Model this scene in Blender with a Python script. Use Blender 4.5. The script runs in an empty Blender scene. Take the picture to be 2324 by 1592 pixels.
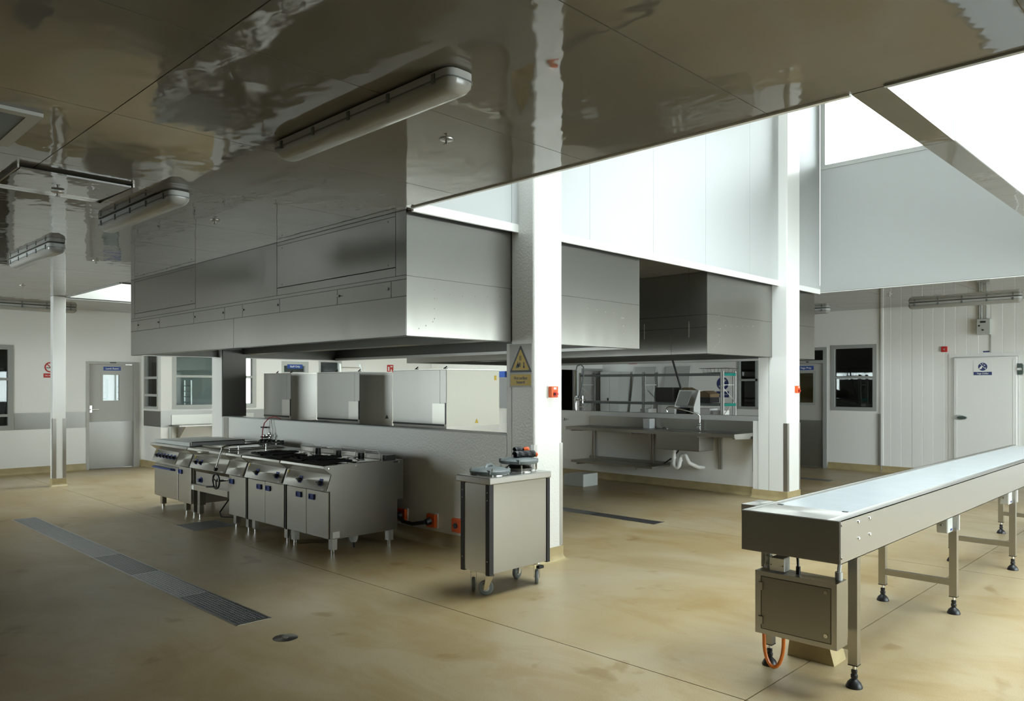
import bpy, bmesh, math, random
from mathutils import Vector, Matrix
random.seed(7)
S = bpy.context.scene
COL = S.collection
# ------------------------------------------------------------------ camera
FPX, CX, HY = 1742.6, 1162.0, 874.0
YAW = math.atan((2866 - CX) / FPX)            # angle between the view axis and +X
cam_d = bpy.data.cameras.new('camera'); cam = bpy.data.objects.new('camera', cam_d); COL.objects.link(cam)
cam.location = (0, 0, 1.75)
fwd = Vector((math.cos(YAW), math.sin(YAW), 0)); rt = Vector((math.sin(YAW), -math.cos(YAW), 0)); up = Vector((0, 0, 1))
cam.matrix_world = Matrix(((rt.x, up.x, -fwd.x, 0), (rt.y, up.y, -fwd.y, 0), (rt.z, up.z, -fwd.z, 1.75), (0, 0, 0, 1)))
cam_d.sensor_width = 36; cam_d.lens = 36 * FPX / 2324
cam_d.shift_y = (HY - 796) / 2324
cam_d.clip_end = 200; cam_d.clip_start = 0.05
S.camera = cam
# ------------------------------------------------------------------ light
W = bpy.data.worlds.new('overcast_sky'); S.world = W; W.use_nodes = True
W.node_tree.nodes['Background'].inputs[0].default_value = (0.93, 0.97, 1.0, 1)
W.node_tree.nodes['Background'].inputs[1].default_value = 9.5
def portal(loc, direction, sx, sy):
    l = bpy.data.lights.new('daylight_portal', 'AREA'); l.shape = 'RECTANGLE'; l.size = sx; l.size_y = sy
    l.cycles.is_portal = True
    o = bpy.data.objects.new('daylight_portal', l); COL.objects.link(o); o.location = loc
    o.rotation_euler = Vector(direction).to_track_quat('-Z', 'Y').to_euler()
CZ = 3.28; LT = 7.0          # ceiling height, lantern top
S.view_settings.view_transform = 'Standard'; S.view_settings.look = 'None'
S.view_settings.exposure = 0.68; S.view_settings.gamma = 1.0; S.view_settings.use_curve_mapping = False
cy = S.cycles
cy.use_denoising = True; cy.max_bounces = 10; cy.diffuse_bounces = 6; cy.glossy_bounces = 5
cy.transparent_max_bounces = 10; cy.transmission_bounces = 6; cy.caustics_reflective = False; cy.caustics_refractive = False
cy.sample_clamp_indirect = 8; cy.use_adaptive_sampling = True; cy.adaptive_threshold = 0.02
# ------------------------------------------------------------------ materials
def mat(name, base, rough=0.5, metal=0.0, spec=0.5, bump=None, noise=None, coat=0.0, emit=None, ior=None, aniso=0.0):
    """bump=(scale, strength, stretch xyz, distance)  noise=(scale, amount, detail)"""
    m = bpy.data.materials.new(name); m.use_nodes = True
    nt = m.node_tree; n = nt.nodes; L = nt.links; p = n['Principled BSDF']
    p.inputs['Base Color'].default_value = (*base, 1); p.inputs['Roughness'].default_value = rough
    p.inputs['Metallic'].default_value = metal; p.inputs['Specular IOR Level'].default_value = spec
    if aniso:
        tg = n.new('ShaderNodeTangent'); tg.direction_type = 'RADIAL'; tg.axis = 'Z'
        p.inputs['Anisotropic'].default_value = aniso; L.new(tg.outputs[0], p.inputs['Tangent'])
    if ior: p.inputs['IOR'].default_value = ior
    if coat: p.inputs['Coat Weight'].default_value = coat; p.inputs['Coat Roughness'].default_value = 0.05
    if emit: p.inputs['Emission Color'].default_value = (*emit[0], 1); p.inputs['Emission Strength'].default_value = emit[1]
    tc = None
    if bump or noise: tc = n.new('ShaderNodeNewGeometry')
    if noise:
        t = n.new('ShaderNodeTexNoise'); t.inputs['Scale'].default_value = noise[0]; t.inputs['Detail'].default_value = noise[2]
        L.new(tc.outputs['Position'], t.inputs['Vector'])
        mx = n.new('ShaderNodeMix'); mx.data_type = 'RGBA'; mx.blend_type = 'MULTIPLY'; mx.inputs[0].default_value = 1
        r = n.new('ShaderNodeMapRange'); r.inputs[1].default_value = 0.3; r.inputs[2].default_value = 0.7
        r.inputs[3].default_value = 1 - noise[1]; r.inputs[4].default_value = 1
        L.new(t.outputs['Fac'], r.inputs[0]); mx.inputs[6].default_value = (*base, 1)
        L.new(r.outputs[0], mx.inputs[7]); L.new(mx.outputs[2], p.inputs['Base Color'])
    if bump:
        mp = n.new('ShaderNodeMapping'); mp.inputs['Scale'].default_value = bump[2]
        L.new(tc.outputs['Position'], mp.inputs['Vector'])
        t = n.new('ShaderNodeTexNoise'); t.inputs['Scale'].default_value = bump[0]; t.inputs['Detail'].default_value = 3
        L.new(mp.outputs[0], t.inputs['Vector'])
        b = n.new('ShaderNodeBump'); b.inputs['Strength'].default_value = bump[1]; b.inputs['Distance'].default_value = bump[3]
        L.new(t.outputs['Fac'], b.inputs['Height']); L.new(b.outputs[0], p.inputs['Normal'])
    return m
M = {}
M['wall'] = mat('white_wall_panel', (0.88, 0.875, 0.85), 0.42, bump=(60, 0.12, (1, 1, 1), 0.01))
M['gloss_wall'] = mat('gloss_white_wall', (0.86, 0.86, 0.84), 0.22, bump=(1.6, 0.12, (1, 1, 0.7), 0.05))
M['lantern_wall'] = mat('lantern_wall_toned_down', (0.48, 0.495, 0.495), 0.5, bump=(1.6, 0.1, (1, 1, 0.5), 0.05))  # white panels darkened in colour so strong daylight does not bleach them
M['rough_wall'] = mat('stippled_white_wall', (0.82, 0.815, 0.78), 0.3, bump=(45, 0.35, (1, 1, 1), 0.01))
M['ceiling'] = mat('gloss_ceiling_panel', (0.17, 0.157, 0.133), 0.035, spec=0.62, bump=(1.3, 0.13, (1.6, 1.0, 1), 0.05))
M['joint'] = mat('dark_joint', (0.12, 0.11, 0.09), 0.8)
M['joint_lite'] = mat('ceiling_joint', (0.45, 0.42, 0.36), 0.5)
M['steel'] = mat('brushed_steel', (0.42, 0.405, 0.365), 0.33, 1.0, aniso=0.75, bump=(1.5, 0.05, (1, 1, 0.4), 0.02))
M['steel_h'] = mat('brushed_steel_sheet', (0.33, 0.318, 0.288), 0.28, 1.0, aniso=0.75, bump=(1.0, 0.3, (1, 1, 0.12), 0.05))
M['steel_soft'] = mat('satin_steel', (0.47, 0.455, 0.425), 0.38, 1.0, aniso=0.4)
M['steel_dk'] = mat('dull_steel', (0.30, 0.285, 0.255), 0.4, 1.0, aniso=0.6)
M['shaded_steel'] = mat('shade_darkened_steel', (0.13, 0.125, 0.11), 0.45, 1.0)  # steel with the shade under the hoods put into its colour
M['steel_bright'] = mat('bright_brushed_steel', (0.85, 0.85, 0.84), 0.42, 1.0, aniso=0.9)
M['steel_mid'] = mat('dull_brushed_sheet', (0.29, 0.282, 0.262), 0.34, 1.0, aniso=0.7, bump=(1.0, 0.2, (1, 1, 0.12), 0.05))
M['steel_side_shaded'] = mat('shaded_range_side', (0.19, 0.182, 0.162), 0.3, 1.0, aniso=0.5, bump=(1.5, 0.2, (1, 1, 0.5), 0.05))  # shade on the near range side put into the steel colour
M['chrome'] = mat('chrome', (0.78, 0.78, 0.77), 0.1, 1.0)
M['grey_frame'] = mat('grey_powdercoat', (0.36, 0.37, 0.355), 0.45)
M['door_grey'] = mat('grey_door_paint', (0.46, 0.45, 0.42), 0.4)
M['black'] = mat('black_plastic', (0.012, 0.012, 0.014), 0.4)
M['iron'] = mat('black_cast_iron', (0.015, 0.014, 0.015), 0.5)
M['blue'] = mat('dark_blue_plastic', (0.03, 0.055, 0.2), 0.35)
M['greyplastic'] = mat('grey_plastic', (0.17, 0.19, 0.19), 0.38)
M['ltgrey'] = mat('light_grey_plastic', (0.5, 0.51, 0.49), 0.45)
M['white'] = mat('white_plastic', (0.85, 0.85, 0.83), 0.4)
M['cream'] = mat('cream_reflection', (0.74, 0.72, 0.62), 0.35)  # pale colour stands in for a bright reflection on the oven's steel side
M['orange'] = mat('orange_plastic', (0.75, 0.11, 0.015), 0.4)
M['orange_hose'] = mat('orange_cable', (0.8, 0.22, 0.03), 0.35)
M['red'] = mat('red_sign', (0.5, 0.02, 0.015), 0.4)
M['yellow'] = mat('yellow_sign', (0.62, 0.41, 0.02), 0.4)
M['navy'] = mat('navy_sign', (0.02, 0.035, 0.15), 0.4)
M['bluesign'] = mat('blue_sign', (0.02, 0.07, 0.3), 0.4)
M['belt'] = mat('white_belt', (0.46, 0.49, 0.51), 0.22, noise=(5, 0.06, 4))
M['teal'] = mat('teal_metal', (0.0, 0.24, 0.2), 0.4)
M['card'] = mat('brown_cardboard', (0.22, 0.15, 0.08), 0.8)
M['yellowwall'] = mat('yellow_board', (0.75, 0.56, 0.22), 0.6)
M['grate_worn'] = mat('worn_galvanised_grate', (0.36, 0.36, 0.35), 0.4, 1.0)
M['grate_steel'] = mat('galvanised_grate', (0.50, 0.50, 0.49), 0.38, 1.0)
M['alu'] = mat('aluminium', (0.68, 0.68, 0.67), 0.33, 1.0)
M['pane_dark'] = mat('tinted_wall', (0.05, 0.05, 0.045), 0.6)
M['roomwall'] = mat('blue_grey_wall', (0.30, 0.33, 0.32), 0.6)
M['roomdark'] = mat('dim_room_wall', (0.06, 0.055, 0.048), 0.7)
M['tube'] = mat('fluorescent_tube_off', (0.8, 0.8, 0.78), 0.3)
M['filter'] = mat('dark_mesh', (0.05, 0.052, 0.055), 0.6)
M['clear_plate'] = mat('sign_backing', (0.52, 0.515, 0.48), 0.12)
M['cooktop'] = mat('polished_plate', (0.55, 0.54, 0.51), 0.12, 1.0)
M['gasket'] = mat('black_rubber', (0.01, 0.01, 0.01), 0.6)
M['handlegreen'] = mat('dark_green_handle', (0.06, 0.09, 0.08), 0.35)
M['redbrown'] = mat('red_hose', (0.3, 0.03, 0.02), 0.4)
# resin floor: tan with speckle and ochre blotches
def floor_mat():
    m = bpy.data.materials.new('tan_resin_floor'); m.use_nodes = True
    nt = m.node_tree; n = nt.nodes; L = nt.links; p = n['Principled BSDF']
    g = n.new('ShaderNodeNewGeometry')
    def noise(sc, det, rough=0.5, dist=0.0, scale=None):
        t = n.new('ShaderNodeTexNoise'); t.inputs['Scale'].default_value = sc; t.inputs['Detail'].default_value = det
        t.inputs['Roughness'].default_value = rough; t.inputs['Distortion'].default_value = dist
        if scale:
            mp = n.new('ShaderNodeMapping'); mp.inputs['Scale'].default_value = scale
            L.new(g.outputs['Position'], mp.inputs['Vector']); L.new(mp.outputs[0], t.inputs['Vector'])
        else: L.new(g.outputs['Position'], t.inputs['Vector'])
        return t
    def ramp(src, a, b, c0, c1):
        r = n.new('ShaderNodeValToRGB'); r.color_ramp.elements[0].position = a; r.color_ramp.elements[1].position = b
        r.color_ramp.elements[0].color = (*c0, 1); r.color_ramp.elements[1].color = (*c1, 1)
        L.new(src, r.inputs[0]); return r
    def mul(a, b, f=1.0):
        mx = n.new('ShaderNodeMix'); mx.data_type = 'RGBA'; mx.blend_type = 'MULTIPLY'; mx.inputs[0].default_value = f
        L.new(a, mx.inputs[6]); L.new(b, mx.inputs[7]); return mx.outputs[2]
    big = ramp(noise(0.55, 4, 0.6, 0.6).outputs['Fac'], 0.35, 0.68, (0.38, 0.28, 0.14), (0.45, 0.372, 0.25))
    wipe = ramp(noise(1.6, 5, 0.65, 1.2, (1.0, 0.45, 1)).outputs['Fac'], 0.36, 0.56, (0.88, 0.82, 0.70), (1, 1, 1))
    spots = ramp(noise(2.3, 3, 0.5, 0.3).outputs['Fac'], 0.29, 0.36, (0.66, 0.56, 0.40), (1, 1, 1))
    speck = ramp(noise(170, 2, 0.6).outputs['Fac'], 0.3, 0.7, (0.80, 0.79, 0.75), (1.06, 1.06, 1.05))
    c = mul(mul(mul(big.outputs[0], wipe.outputs[0]), spots.outputs[0], 0.7), speck.outputs[0])
    L.new(c, p.inputs['Base Color'])
    rr = n.new('ShaderNodeMapRange'); rr.inputs[3].default_value = 0.26; rr.inputs[4].default_value = 0.46
    L.new(noise(1.2, 4, 0.6).outputs['Fac'], rr.inputs[0]); L.new(rr.outputs[0], p.inputs['Roughness'])
    p.inputs['Specular IOR Level'].default_value = 0.42
    b = n.new('ShaderNodeBump'); b.inputs['Strength'].default_value = 0.12; b.inputs['Distance'].default_value = 0.003
    L.new(noise(90, 2).outputs['Fac'], b.inputs['Height']); L.new(b.outputs[0], p.inputs['Normal'])
    return m
M['floor'] = floor_mat()
M['cove'] = mat('tan_resin_cove', (0.47, 0.375, 0.20), 0.35, noise=(6, 0.2, 4))
def glass_mat(name, tint, gloss=0.10):
    m = bpy.data.materials.new(name); m.use_nodes = True; nt = m.node_tree; n = nt.nodes; L = nt.links
    for x in list(n):
        if x.type == 'BSDF_PRINCIPLED': n.remove(x)
    out = [x for x in n if x.type == 'OUTPUT_MATERIAL'][0]
    t = n.new('ShaderNodeBsdfTransparent'); t.inputs[0].default_value = (*tint, 1)
    gl = n.new('ShaderNodeBsdfGlossy'); gl.inputs['Roughness'].default_value = 0.02
    f = n.new('ShaderNodeFresnel'); f.inputs[0].default_value = 1.5
    mx = n.new('ShaderNodeMixShader'); L.new(f.outputs[0], mx.inputs[0]); L.new(t.outputs[0], mx.inputs[1]); L.new(gl.outputs[0], mx.inputs[2])
    L.new(mx.outputs[0], out.inputs[0]); return m
M['glass'] = glass_mat('clear_glass', (0.92, 0.96, 0.95))
M['lens'] = mat('lamp_diffuser', (0.36, 0.355, 0.33), 0.22, spec=0.6)
# ------------------------------------------------------------------ mesh helpers
class MB:
    def __init__(s): s.v = []; s.f = []
    def add(s, vs, fs):
        o = len(s.v); s.v += [tuple(v) for v in vs]; s.f += [tuple(i + o for i in f) for f in fs]; return s
    def box(s, x0, x1, y0, y1, z0, z1):
        x0, x1 = sorted((x0, x1)); y0, y1 = sorted((y0, y1)); z0, z1 = sorted((z0, z1))
        return s.add([(x0, y0, z0), (x1, y0, z0), (x1, y1, z0), (x0, y1, z0), (x0, y0, z1), (x1, y0, z1), (x1, y1, z1), (x0, y1, z1)],
              [(0, 3, 2, 1), (4, 5, 6, 7), (0, 1, 5, 4), (1, 2, 6, 5), (2, 3, 7, 6), (3, 0, 4, 7)])
    def prism(s, pts, axis, a0, a1):
        """pts: 2D polygon in the two other axes (in xyz order), extruded along axis"""
        def P(p, a):
            return (a, p[0], p[1]) if axis == 'x' else (p[0], a, p[1]) if axis == 'y' else (p[0], p[1], a)
        n = len(pts); vs = [P(p, a0) for p in pts] + [P(p, a1) for p in pts]
        fs = [tuple(range(n)), tuple(range(2 * n - 1, n - 1, -1))] + [(i, i + n, (i + 1) % n + n, (i + 1) % n) for i in range(n)]
        return s.add(vs, fs)
    def cyl(s, p0, p1, r, r2=None, seg=14):
        r2 = r if r2 is None else r2
        p0 = Vector(p0); p1 = Vector(p1); d = (p1 - p0).normalized()
        a = Vector((0, 0, 1)) if abs(d.z) < 0.9 else Vector((1, 0, 0))
        u = d.cross(a).normalized(); w = d.cross(u); vs = []
        for c, rr in ((p0, r), (p1, r2)):
            for i in range(seg):
                t = 2 * math.pi * i / seg; vs.append(c + u * math.cos(t) * rr + w * math.sin(t) * rr)
        fs = [(i, (i + 1) % seg, (i + 1) % seg + seg, i + seg) for i in range(seg)]
        return s.add(vs, fs + [tuple(range(seg - 1, -1, -1)), tuple(range(seg, 2 * seg))])
    def lathe(s, c, prof, seg=20, axis=(0, 0, 1)):
        c = Vector(c); d = Vector(axis).normalized(); a = Vector((0, 0, 1)) if abs(d.z) < 0.9 else Vector((1, 0, 0))
        u = d.cross(a).normalized(); w = d.cross(u); vs = []; n = len(prof)
        for r, h in prof:
            for i in range(seg):
                t = 2 * math.pi * i / seg; vs.append(c + d * h + u * math.cos(t) * r + w * math.sin(t) * r)
        fs = [(k * seg + i, k * seg + (i + 1) % seg, (k + 1) * seg + (i + 1) % seg, (k + 1) * seg + i) for k in range(n - 1) for i in range(seg)]
        fs += [tuple(range(seg - 1, -1, -1)), tuple(range((n - 1) * seg, n * seg))]
        return s.add(vs, fs)
    def tube(s, pts, r, seg=8, closed=False):
        pts = [Vector(p) for p in pts]; n = len(pts); rings = []; prev = None
        for i, p in enumerate(pts):
            if closed: d = pts[(i + 1) % n] - pts[i - 1]
            else: d = pts[min(i + 1, n - 1)] - pts[max(i - 1, 0)]
            d.normalize()
            if prev is None:
                a = Vector((0, 0, 1)) if abs(d.z) < 0.9 else Vector((1, 0, 0)); u = d.cross(a).normalized()
            else: u = (prev - d * prev.dot(d)).normalized()
            prev = u; w = d.cross(u)
            rings.append([p + u * math.cos(2 * math.pi * k / seg) * r + w * math.sin(2 * math.pi * k / seg) * r for k in range(seg)])
        vs = [v for rr in rings for v in rr]; fs = []
        for i in range(n if closed else n - 1):
            j = (i + 1) % n
            fs += [(i * seg + k, i * seg + (k + 1) % seg, j * seg + (k + 1) % seg, j * seg + k) for k in range(seg)]
        if not closed: fs += [tuple(range(seg - 1, -1, -1)), tuple(range((n - 1) * seg, n * seg))]
        return s.add(vs, fs)
    def ball(s, c, r, seg=12):
        prof = [(max(1e-4, r * math.sin(math.pi * k / 8)), -r * math.cos(math.pi * k / 8)) for k in range(9)]
        return s.lathe(c, prof, seg)
    def build(s, name, material, parent=None, smooth=False, bevel=0):
        org = Vector((0, 0, 0)); p = parent
        while p is not None: org += p.location; p = p.parent
        me = bpy.data.meshes.new(name); me.from_pydata([Vector(v) - org for v in s.v], [], s.f)
        bm = bmesh.new(); bm.from_mesh(me); bmesh.ops.recalc_face_normals(bm, faces=bm.faces); bm.to_mesh(me); bm.free()
        me.materials.append(M[material] if isinstance(material, str) else material)
        if smooth:
            for q in me.polygons: q.use_smooth = True
            me.set_sharp_from_angle(angle=math.radians(38))
        o = bpy.data.objects.new(name, me); COL.objects.link(o)
        if parent is not None: o.parent = parent
        if bevel:
            b = o.modifiers.new('bevel', 'BEVEL'); b.width = bevel; b.segments = 2; b.limit_method = 'ANGLE'; b.angle_limit = math.radians(50)
            b.harden_normals = False
        return o
def tag(o, label=None, cat=None, group=None, kind=None):
    if label: o['label'] = label
    if cat: o['category'] = cat
    if group: o['group'] = group
    if kind: o['kind'] = kind
    return o
def thing(name, label, cat, loc, group=None, kind=None):
    o = bpy.data.objects.new(name, None); o.empty_display_size = 0.1; o.location = loc; COL.objects.link(o)
    return tag(o, label, cat, group, kind)
def struct(name, loc=(0, 0, 0), label=None):
    o = bpy.data.objects.new(name, None); o.empty_display_size = 0.1; o.location = loc; COL.objects.link(o)
    return tag(o, label, None, None, 'structure')
def grid_boxes(mb, axis, a0, a1, u0, u1, w0, w1, holes=()):
    """slab of thickness a0..a1 on axis, spanning u,w (remaining axes in xyz order), with rectangular holes"""
    us = sorted({u0, u1, *[h[0] for h in holes], *[h[1] for h in holes]}); ws = sorted({w0, w1, *[h[2] for h in holes], *[h[3] for h in holes]})
    us = [u for u in us if u0 <= u <= u1]; ws = [w for w in ws if w0 <= w <= w1]
    for j in range(len(ws) - 1):
        run = None
        for i in range(len(us) - 1):
            uc = (us[i] + us[i + 1]) / 2; wc = (ws[j] + ws[j + 1]) / 2
            solid = not any(h[0] < uc < h[1] and h[2] < wc < h[3] for h in holes)
            if solid and run is None: run = us[i]
            if run is not None and (not solid or i == len(us) - 2):
                e = us[i + 1] if solid else us[i]
                B = {'x': (a0, a1, run, e, ws[j], ws[j + 1]), 'y': (run, e, a0, a1, ws[j], ws[j + 1]), 'z': (run, e, ws[j], ws[j + 1], a0, a1)}[axis]
                mb.box(*B); run = None
    return mb
class Plane:
    """drawing plane on a wall: 2D (right, up) as a reader sees it, n = towards reader"""
    def __init__(s, o, right, n): s.o = Vector(o); s.r = Vector(right); s.n = Vector(n); s.u = Vector((0, 0, 1))
    def P(s, a, b, d=0): return s.o + s.r * a + s.u * b + s.n * d
    def poly(s, mb, pts, d0, d1):
        n = len(pts); vs = [s.P(*p, d0) for p in pts] + [s.P(*p, d1) for p in pts]
        return mb.add(vs, [tuple(range(n)), tuple(range(2 * n - 1, n - 1, -1))] + [(i, i + n, (i + 1) % n + n, (i + 1) % n) for i in range(n)])
    def rect(s, mb, a0, a1, b0, b1, d0, d1): return s.poly(mb, [(a0, b0), (a1, b0), (a1, b1), (a0, b1)], d0, d1)
    def disc(s, mb, a, b, r, d0, d1, seg=28):
        return s.poly(mb, [(a + r * math.cos(2 * math.pi * k / seg), b + r * math.sin(2 * math.pi * k / seg)) for k in range(seg)], d0, d1)
    def ring(s, mb, a, b, r0, r1, d0, d1, seg=28):
        for k in range(seg):
            t0, t1 = 2 * math.pi * k / seg, 2 * math.pi * (k + 1) / seg
            s.poly(mb, [(a + r0 * math.cos(t0), b + r0 * math.sin(t0)), (a + r1 * math.cos(t0), b + r1 * math.sin(t0)), (a + r1 * math.cos(t1), b + r1 * math.sin(t1)), (a + r0 * math.cos(t1), b + r0 * math.sin(t1))], d0, d1)
        return mb
    def text(s, body, size, a, b, d, material, parent, name='lettering', width=None):
        cu = bpy.data.curves.new(name, 'FONT'); cu.body = body; cu.size = size; cu.align_x = 'CENTER'; cu.align_y = 'CENTER'; cu.extrude = 0.0004; cu.offset = size * 0.012
        tmp = bpy.data.objects.new(name, cu); COL.objects.link(tmp)
        dg = bpy.context.evaluated_depsgraph_get(); me = bpy.data.meshes.new_from_object(tmp.evaluated_get(dg)); bpy.data.objects.remove(tmp)
        xs = [v.co.x for v in me.vertices]; sc = 1.0
        if width and xs: sc = width / max(1e-6, max(xs) - min(xs))
        org = Vector((0, 0, 0)); p = parent
        while p is not None: org += p.location; p = p.parent
        for v in me.vertices: v.co = s.P(a + v.co.x * sc, b + v.co.y, d + v.co.z) - org
        me.materials.clear(); me.materials.append(M[material])
        o = bpy.data.objects.new(name, me); COL.objects.link(o); o.parent = parent; return o
def negx(x, y, z): return Plane((x, y, z), (0, -1, 0), (-1, 0, 0))    # on a face looking towards -X
def negy(x, y, z): return Plane((x, y, z), (1, 0, 0), (0, -1, 0))
def arc(c, r, a0, a1, u, w, n=8):
    c = Vector(c); u = Vector(u); w = Vector(w)
    return [c + u * r * math.cos(a0 + (a1 - a0) * k / n) + w * r * math.sin(a0 + (a1 - a0) * k / n) for k in range(n + 1)]
# ================================================================== STRUCTURE
XN, XF, YN, YF = -3.0, 16.1, -4.0, 17.25         # room extents
# --- floor: screed base with resin slabs, saw-cut joints recessed between them
drains = [(2.58, 2.86, 5.32, 11.6), (3.9, 4.43, 9.13, 9.7), (8.11, 8.35, 5.45, 8.6), (13.93, 14.2, 5.6, 7.4)]
fl = struct('floor')
grid_boxes(MB(), 'z', -0.10, -0.03, XN - .2, 19.5, YN - .2, 20.5).build('screed', 'joint', fl)
jx = [XN - .2, 3.95, 8.15, 12.4, 19.5]; jy = [YN - .2, 2.05, 20.5]; g = 0.004
for i in range(4):
    for j in range(2):
        x0, x1, y0, y1 = jx[i] + g, jx[i + 1] - g, jy[j] + g, jy[j + 1] - g
        hs = [(max(a, x0), min(b, x1), max(c, y0), min(d, y1)) for a, b, c, d in drains if a < x1 and b > x0 and c < y1 and d > y0]
        if i == 2 and j == 1: pass
        grid_boxes(MB(), 'z', -0.03, 0.0, x0, x1, y0, y1, hs).build('slab', 'floor', fl)
# --- ceiling
HOLA = (4.14, 12.65, 1.55, 5.24); HOLB = (4.14, 12.65, -3.2, 1.38); HOLC = (4.14, 12.65, 12.25, 15.1)
holes = [HOLA, HOLB, HOLC]
ce = struct('ceiling')
grid_boxes(MB(), 'z', CZ + 0.006, CZ + 0.12, XN, XF, YN, YF, [(a - .06, b + .06, c - .02, d + .05) for a, b, c, d in holes]).build('backing_board', 'joint_lite', ce)
cys = [YN, -2.6, -1.3, 0.7, 2.0, 3.31, 4.63, 5.94, 7.26, 8.6, 9.98, 11.3, 12.67, 14.02, 15.35, YF]
def cpanels(x0, x1, y0, y1):
    ys = sorted({y0, y1, *[y for y in cys if y0 < y < y1]})
    for a, b in zip(ys, ys[1:]):
        if b - a > .02: MB().box(x0 + .003, x1 - .003, a + .003, b - .003, CZ, CZ + .006).build('panel', 'ceiling', ce)
cpanels(XN, 1.51, YN, YF); cpanels(1.51, 4.14, YN, YF)
cpanels(12.65, XF, YN, YF)
for x0, x1 in ((4.14, 6.9), (6.9, 9.7), (9.7, 12.65)):
    cpanels(x0, x1, 5.24, 12.25); cpanels(x0, x1, 15.1, YF)
cpanels(4.14, 12.65, YN, -3.2)
# pressed edge trim round the roof openings
tr = struct('trim_1')
for a, b, c, d in holes:
    m = MB(); e = .025
    m.box(a - e, a + .004, c, d, CZ - .012, CZ); m.box(b - .004, b + e, c, d, CZ - .012, CZ)
    m.box(a, b, d - .004, d + e, CZ - .03, CZ + .05) if d == 5.24 else (d == 1.38 or m.box(a, b, d - .004, d + e, CZ - .012, CZ))
    c == 1.55 or m.box(a, b, c - e, c + .004, CZ - .012, CZ); m.build('edge_trim', 'grey_frame' if d != 5.24 else 'gloss_wall', tr)
# --- lantern walls and clerestory
CL0, CL1 = 5.3, 6.75; WN = [0]; NL0 = 5.3
NEARZ = {'lantern_middle': 4.5, 'lantern_near': 4.6, 'lantern_rear': 3.45}
def lantern(hole, tagname, wins_far, wins_near):
    a, b, c, d = hole; t = .12
    w = struct('wall_' + tagname); LM = 'wall' if tagname == 'lantern_rear' else 'lantern_wall'  # rear lantern keeps the undarkened white
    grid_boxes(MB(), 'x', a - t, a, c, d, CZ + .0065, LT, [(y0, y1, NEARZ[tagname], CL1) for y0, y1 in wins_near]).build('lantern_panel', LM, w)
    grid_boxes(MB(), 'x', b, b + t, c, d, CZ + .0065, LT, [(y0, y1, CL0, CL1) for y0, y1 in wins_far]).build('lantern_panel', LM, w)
    ys = c - .17 if tagname == 'lantern_middle' else c - t
    n = int((b - a) / 1.2); xs = [a + (b - a) * k / n for k in range(n + 1)]
    for k in range(n):
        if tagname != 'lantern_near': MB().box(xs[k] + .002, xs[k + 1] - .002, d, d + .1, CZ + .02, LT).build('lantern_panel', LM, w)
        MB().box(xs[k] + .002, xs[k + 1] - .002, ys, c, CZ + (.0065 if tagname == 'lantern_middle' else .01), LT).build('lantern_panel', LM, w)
    sx0, sx1, sy0, sy1 = a + .25, b - (.9 if tagname == 'lantern_rear' else 3.4), c + .25, d - .5  # unseen skylight, added to bring more daylight down to floor and walls
    grid_boxes(MB(), 'z', LT, LT + .15, a - t, b + t, c - t, d + t, [(sx0, sx1, sy0, sy1)]).build('lantern_roof', 'gloss_wall', w)
    WN[0] += 1; sk = struct('window_%d' % WN[0]); f = MB()
    for q in ((sx0 - .03, sx1 + .03, sy0 - .03, sy0 + .03), (sx0 - .03, sx1 + .03, sy1 - .03, sy1 + .03), (sx0 - .03, sx0 + .03, sy0 + .03, sy1 - .03), (sx1 - .03, sx1 + .03, sy0 + .03, sy1 - .03)): f.box(*q, LT + .15, LT + .2)
    f.build('added_skylight_frame', 'ltgrey', sk); MB().box(sx0 + .02, sx1 - .02, sy0 + .02, sy1 - .02, LT + .16, LT + .17).build('pane', 'glass', sk)
    portal(((sx0 + sx1) / 2, (sy0 + sy1) / 2, LT + .25), (0, 0, -1), sx1 - sx0, sy1 - sy0)
    k = 0
    for x, ws, sgn in ((a - t, wins_near, 1), (b + t, wins_far, -1)):
        for y0, y1 in ws:
            WN[0] += 1; win = struct('window_%d' % WN[0])
            c0 = NEARZ[tagname] if sgn == 1 else CL0
            f = MB(); xx = x + sgn * (t - .03); x2 = x + sgn * (t + .02)
            for q in ((y0, y1, c0, c0 + .07), (y0, y1, CL1 - .07, CL1), (y0, y0 + .07, c0 + .07, CL1 - .07), (y1 - .07, y1, c0 + .07, CL1 - .07)):
                f.box(xx, x2, *q)
            f.build('window_frame', 'ltgrey', win)
            MB().box(x + sgn * .05, x + sgn * .056, y0 + .05, y1 - .05, c0 + .05, CL1 - .05).build('pane', 'glass', win)
            portal((x + sgn * -.02, (y0 + y1) / 2, (c0 + CL1) / 2), (sgn, 0, 0), y1 - y0, CL1 - c0)
lantern(HOLA, 'lantern_middle', [(2.0, 5.22)], [(2.0, 5.22)])
lantern(HOLB, 'lantern_near', [(-2.9, 0.9)], [(-2.9, 0.9)])
lantern(HOLC, 'lantern_rear', [(12.4, 15.0)], [(12.4, 15.0)])
for k in range(7):
    MB().box(4.14 + 1.2157 * k + .002, 4.14 + 1.2157 * (k + 1) - .002, 1.38, 1.55, CZ - .002, CZ + .006).build('panel', 'ceiling', ce)
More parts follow.
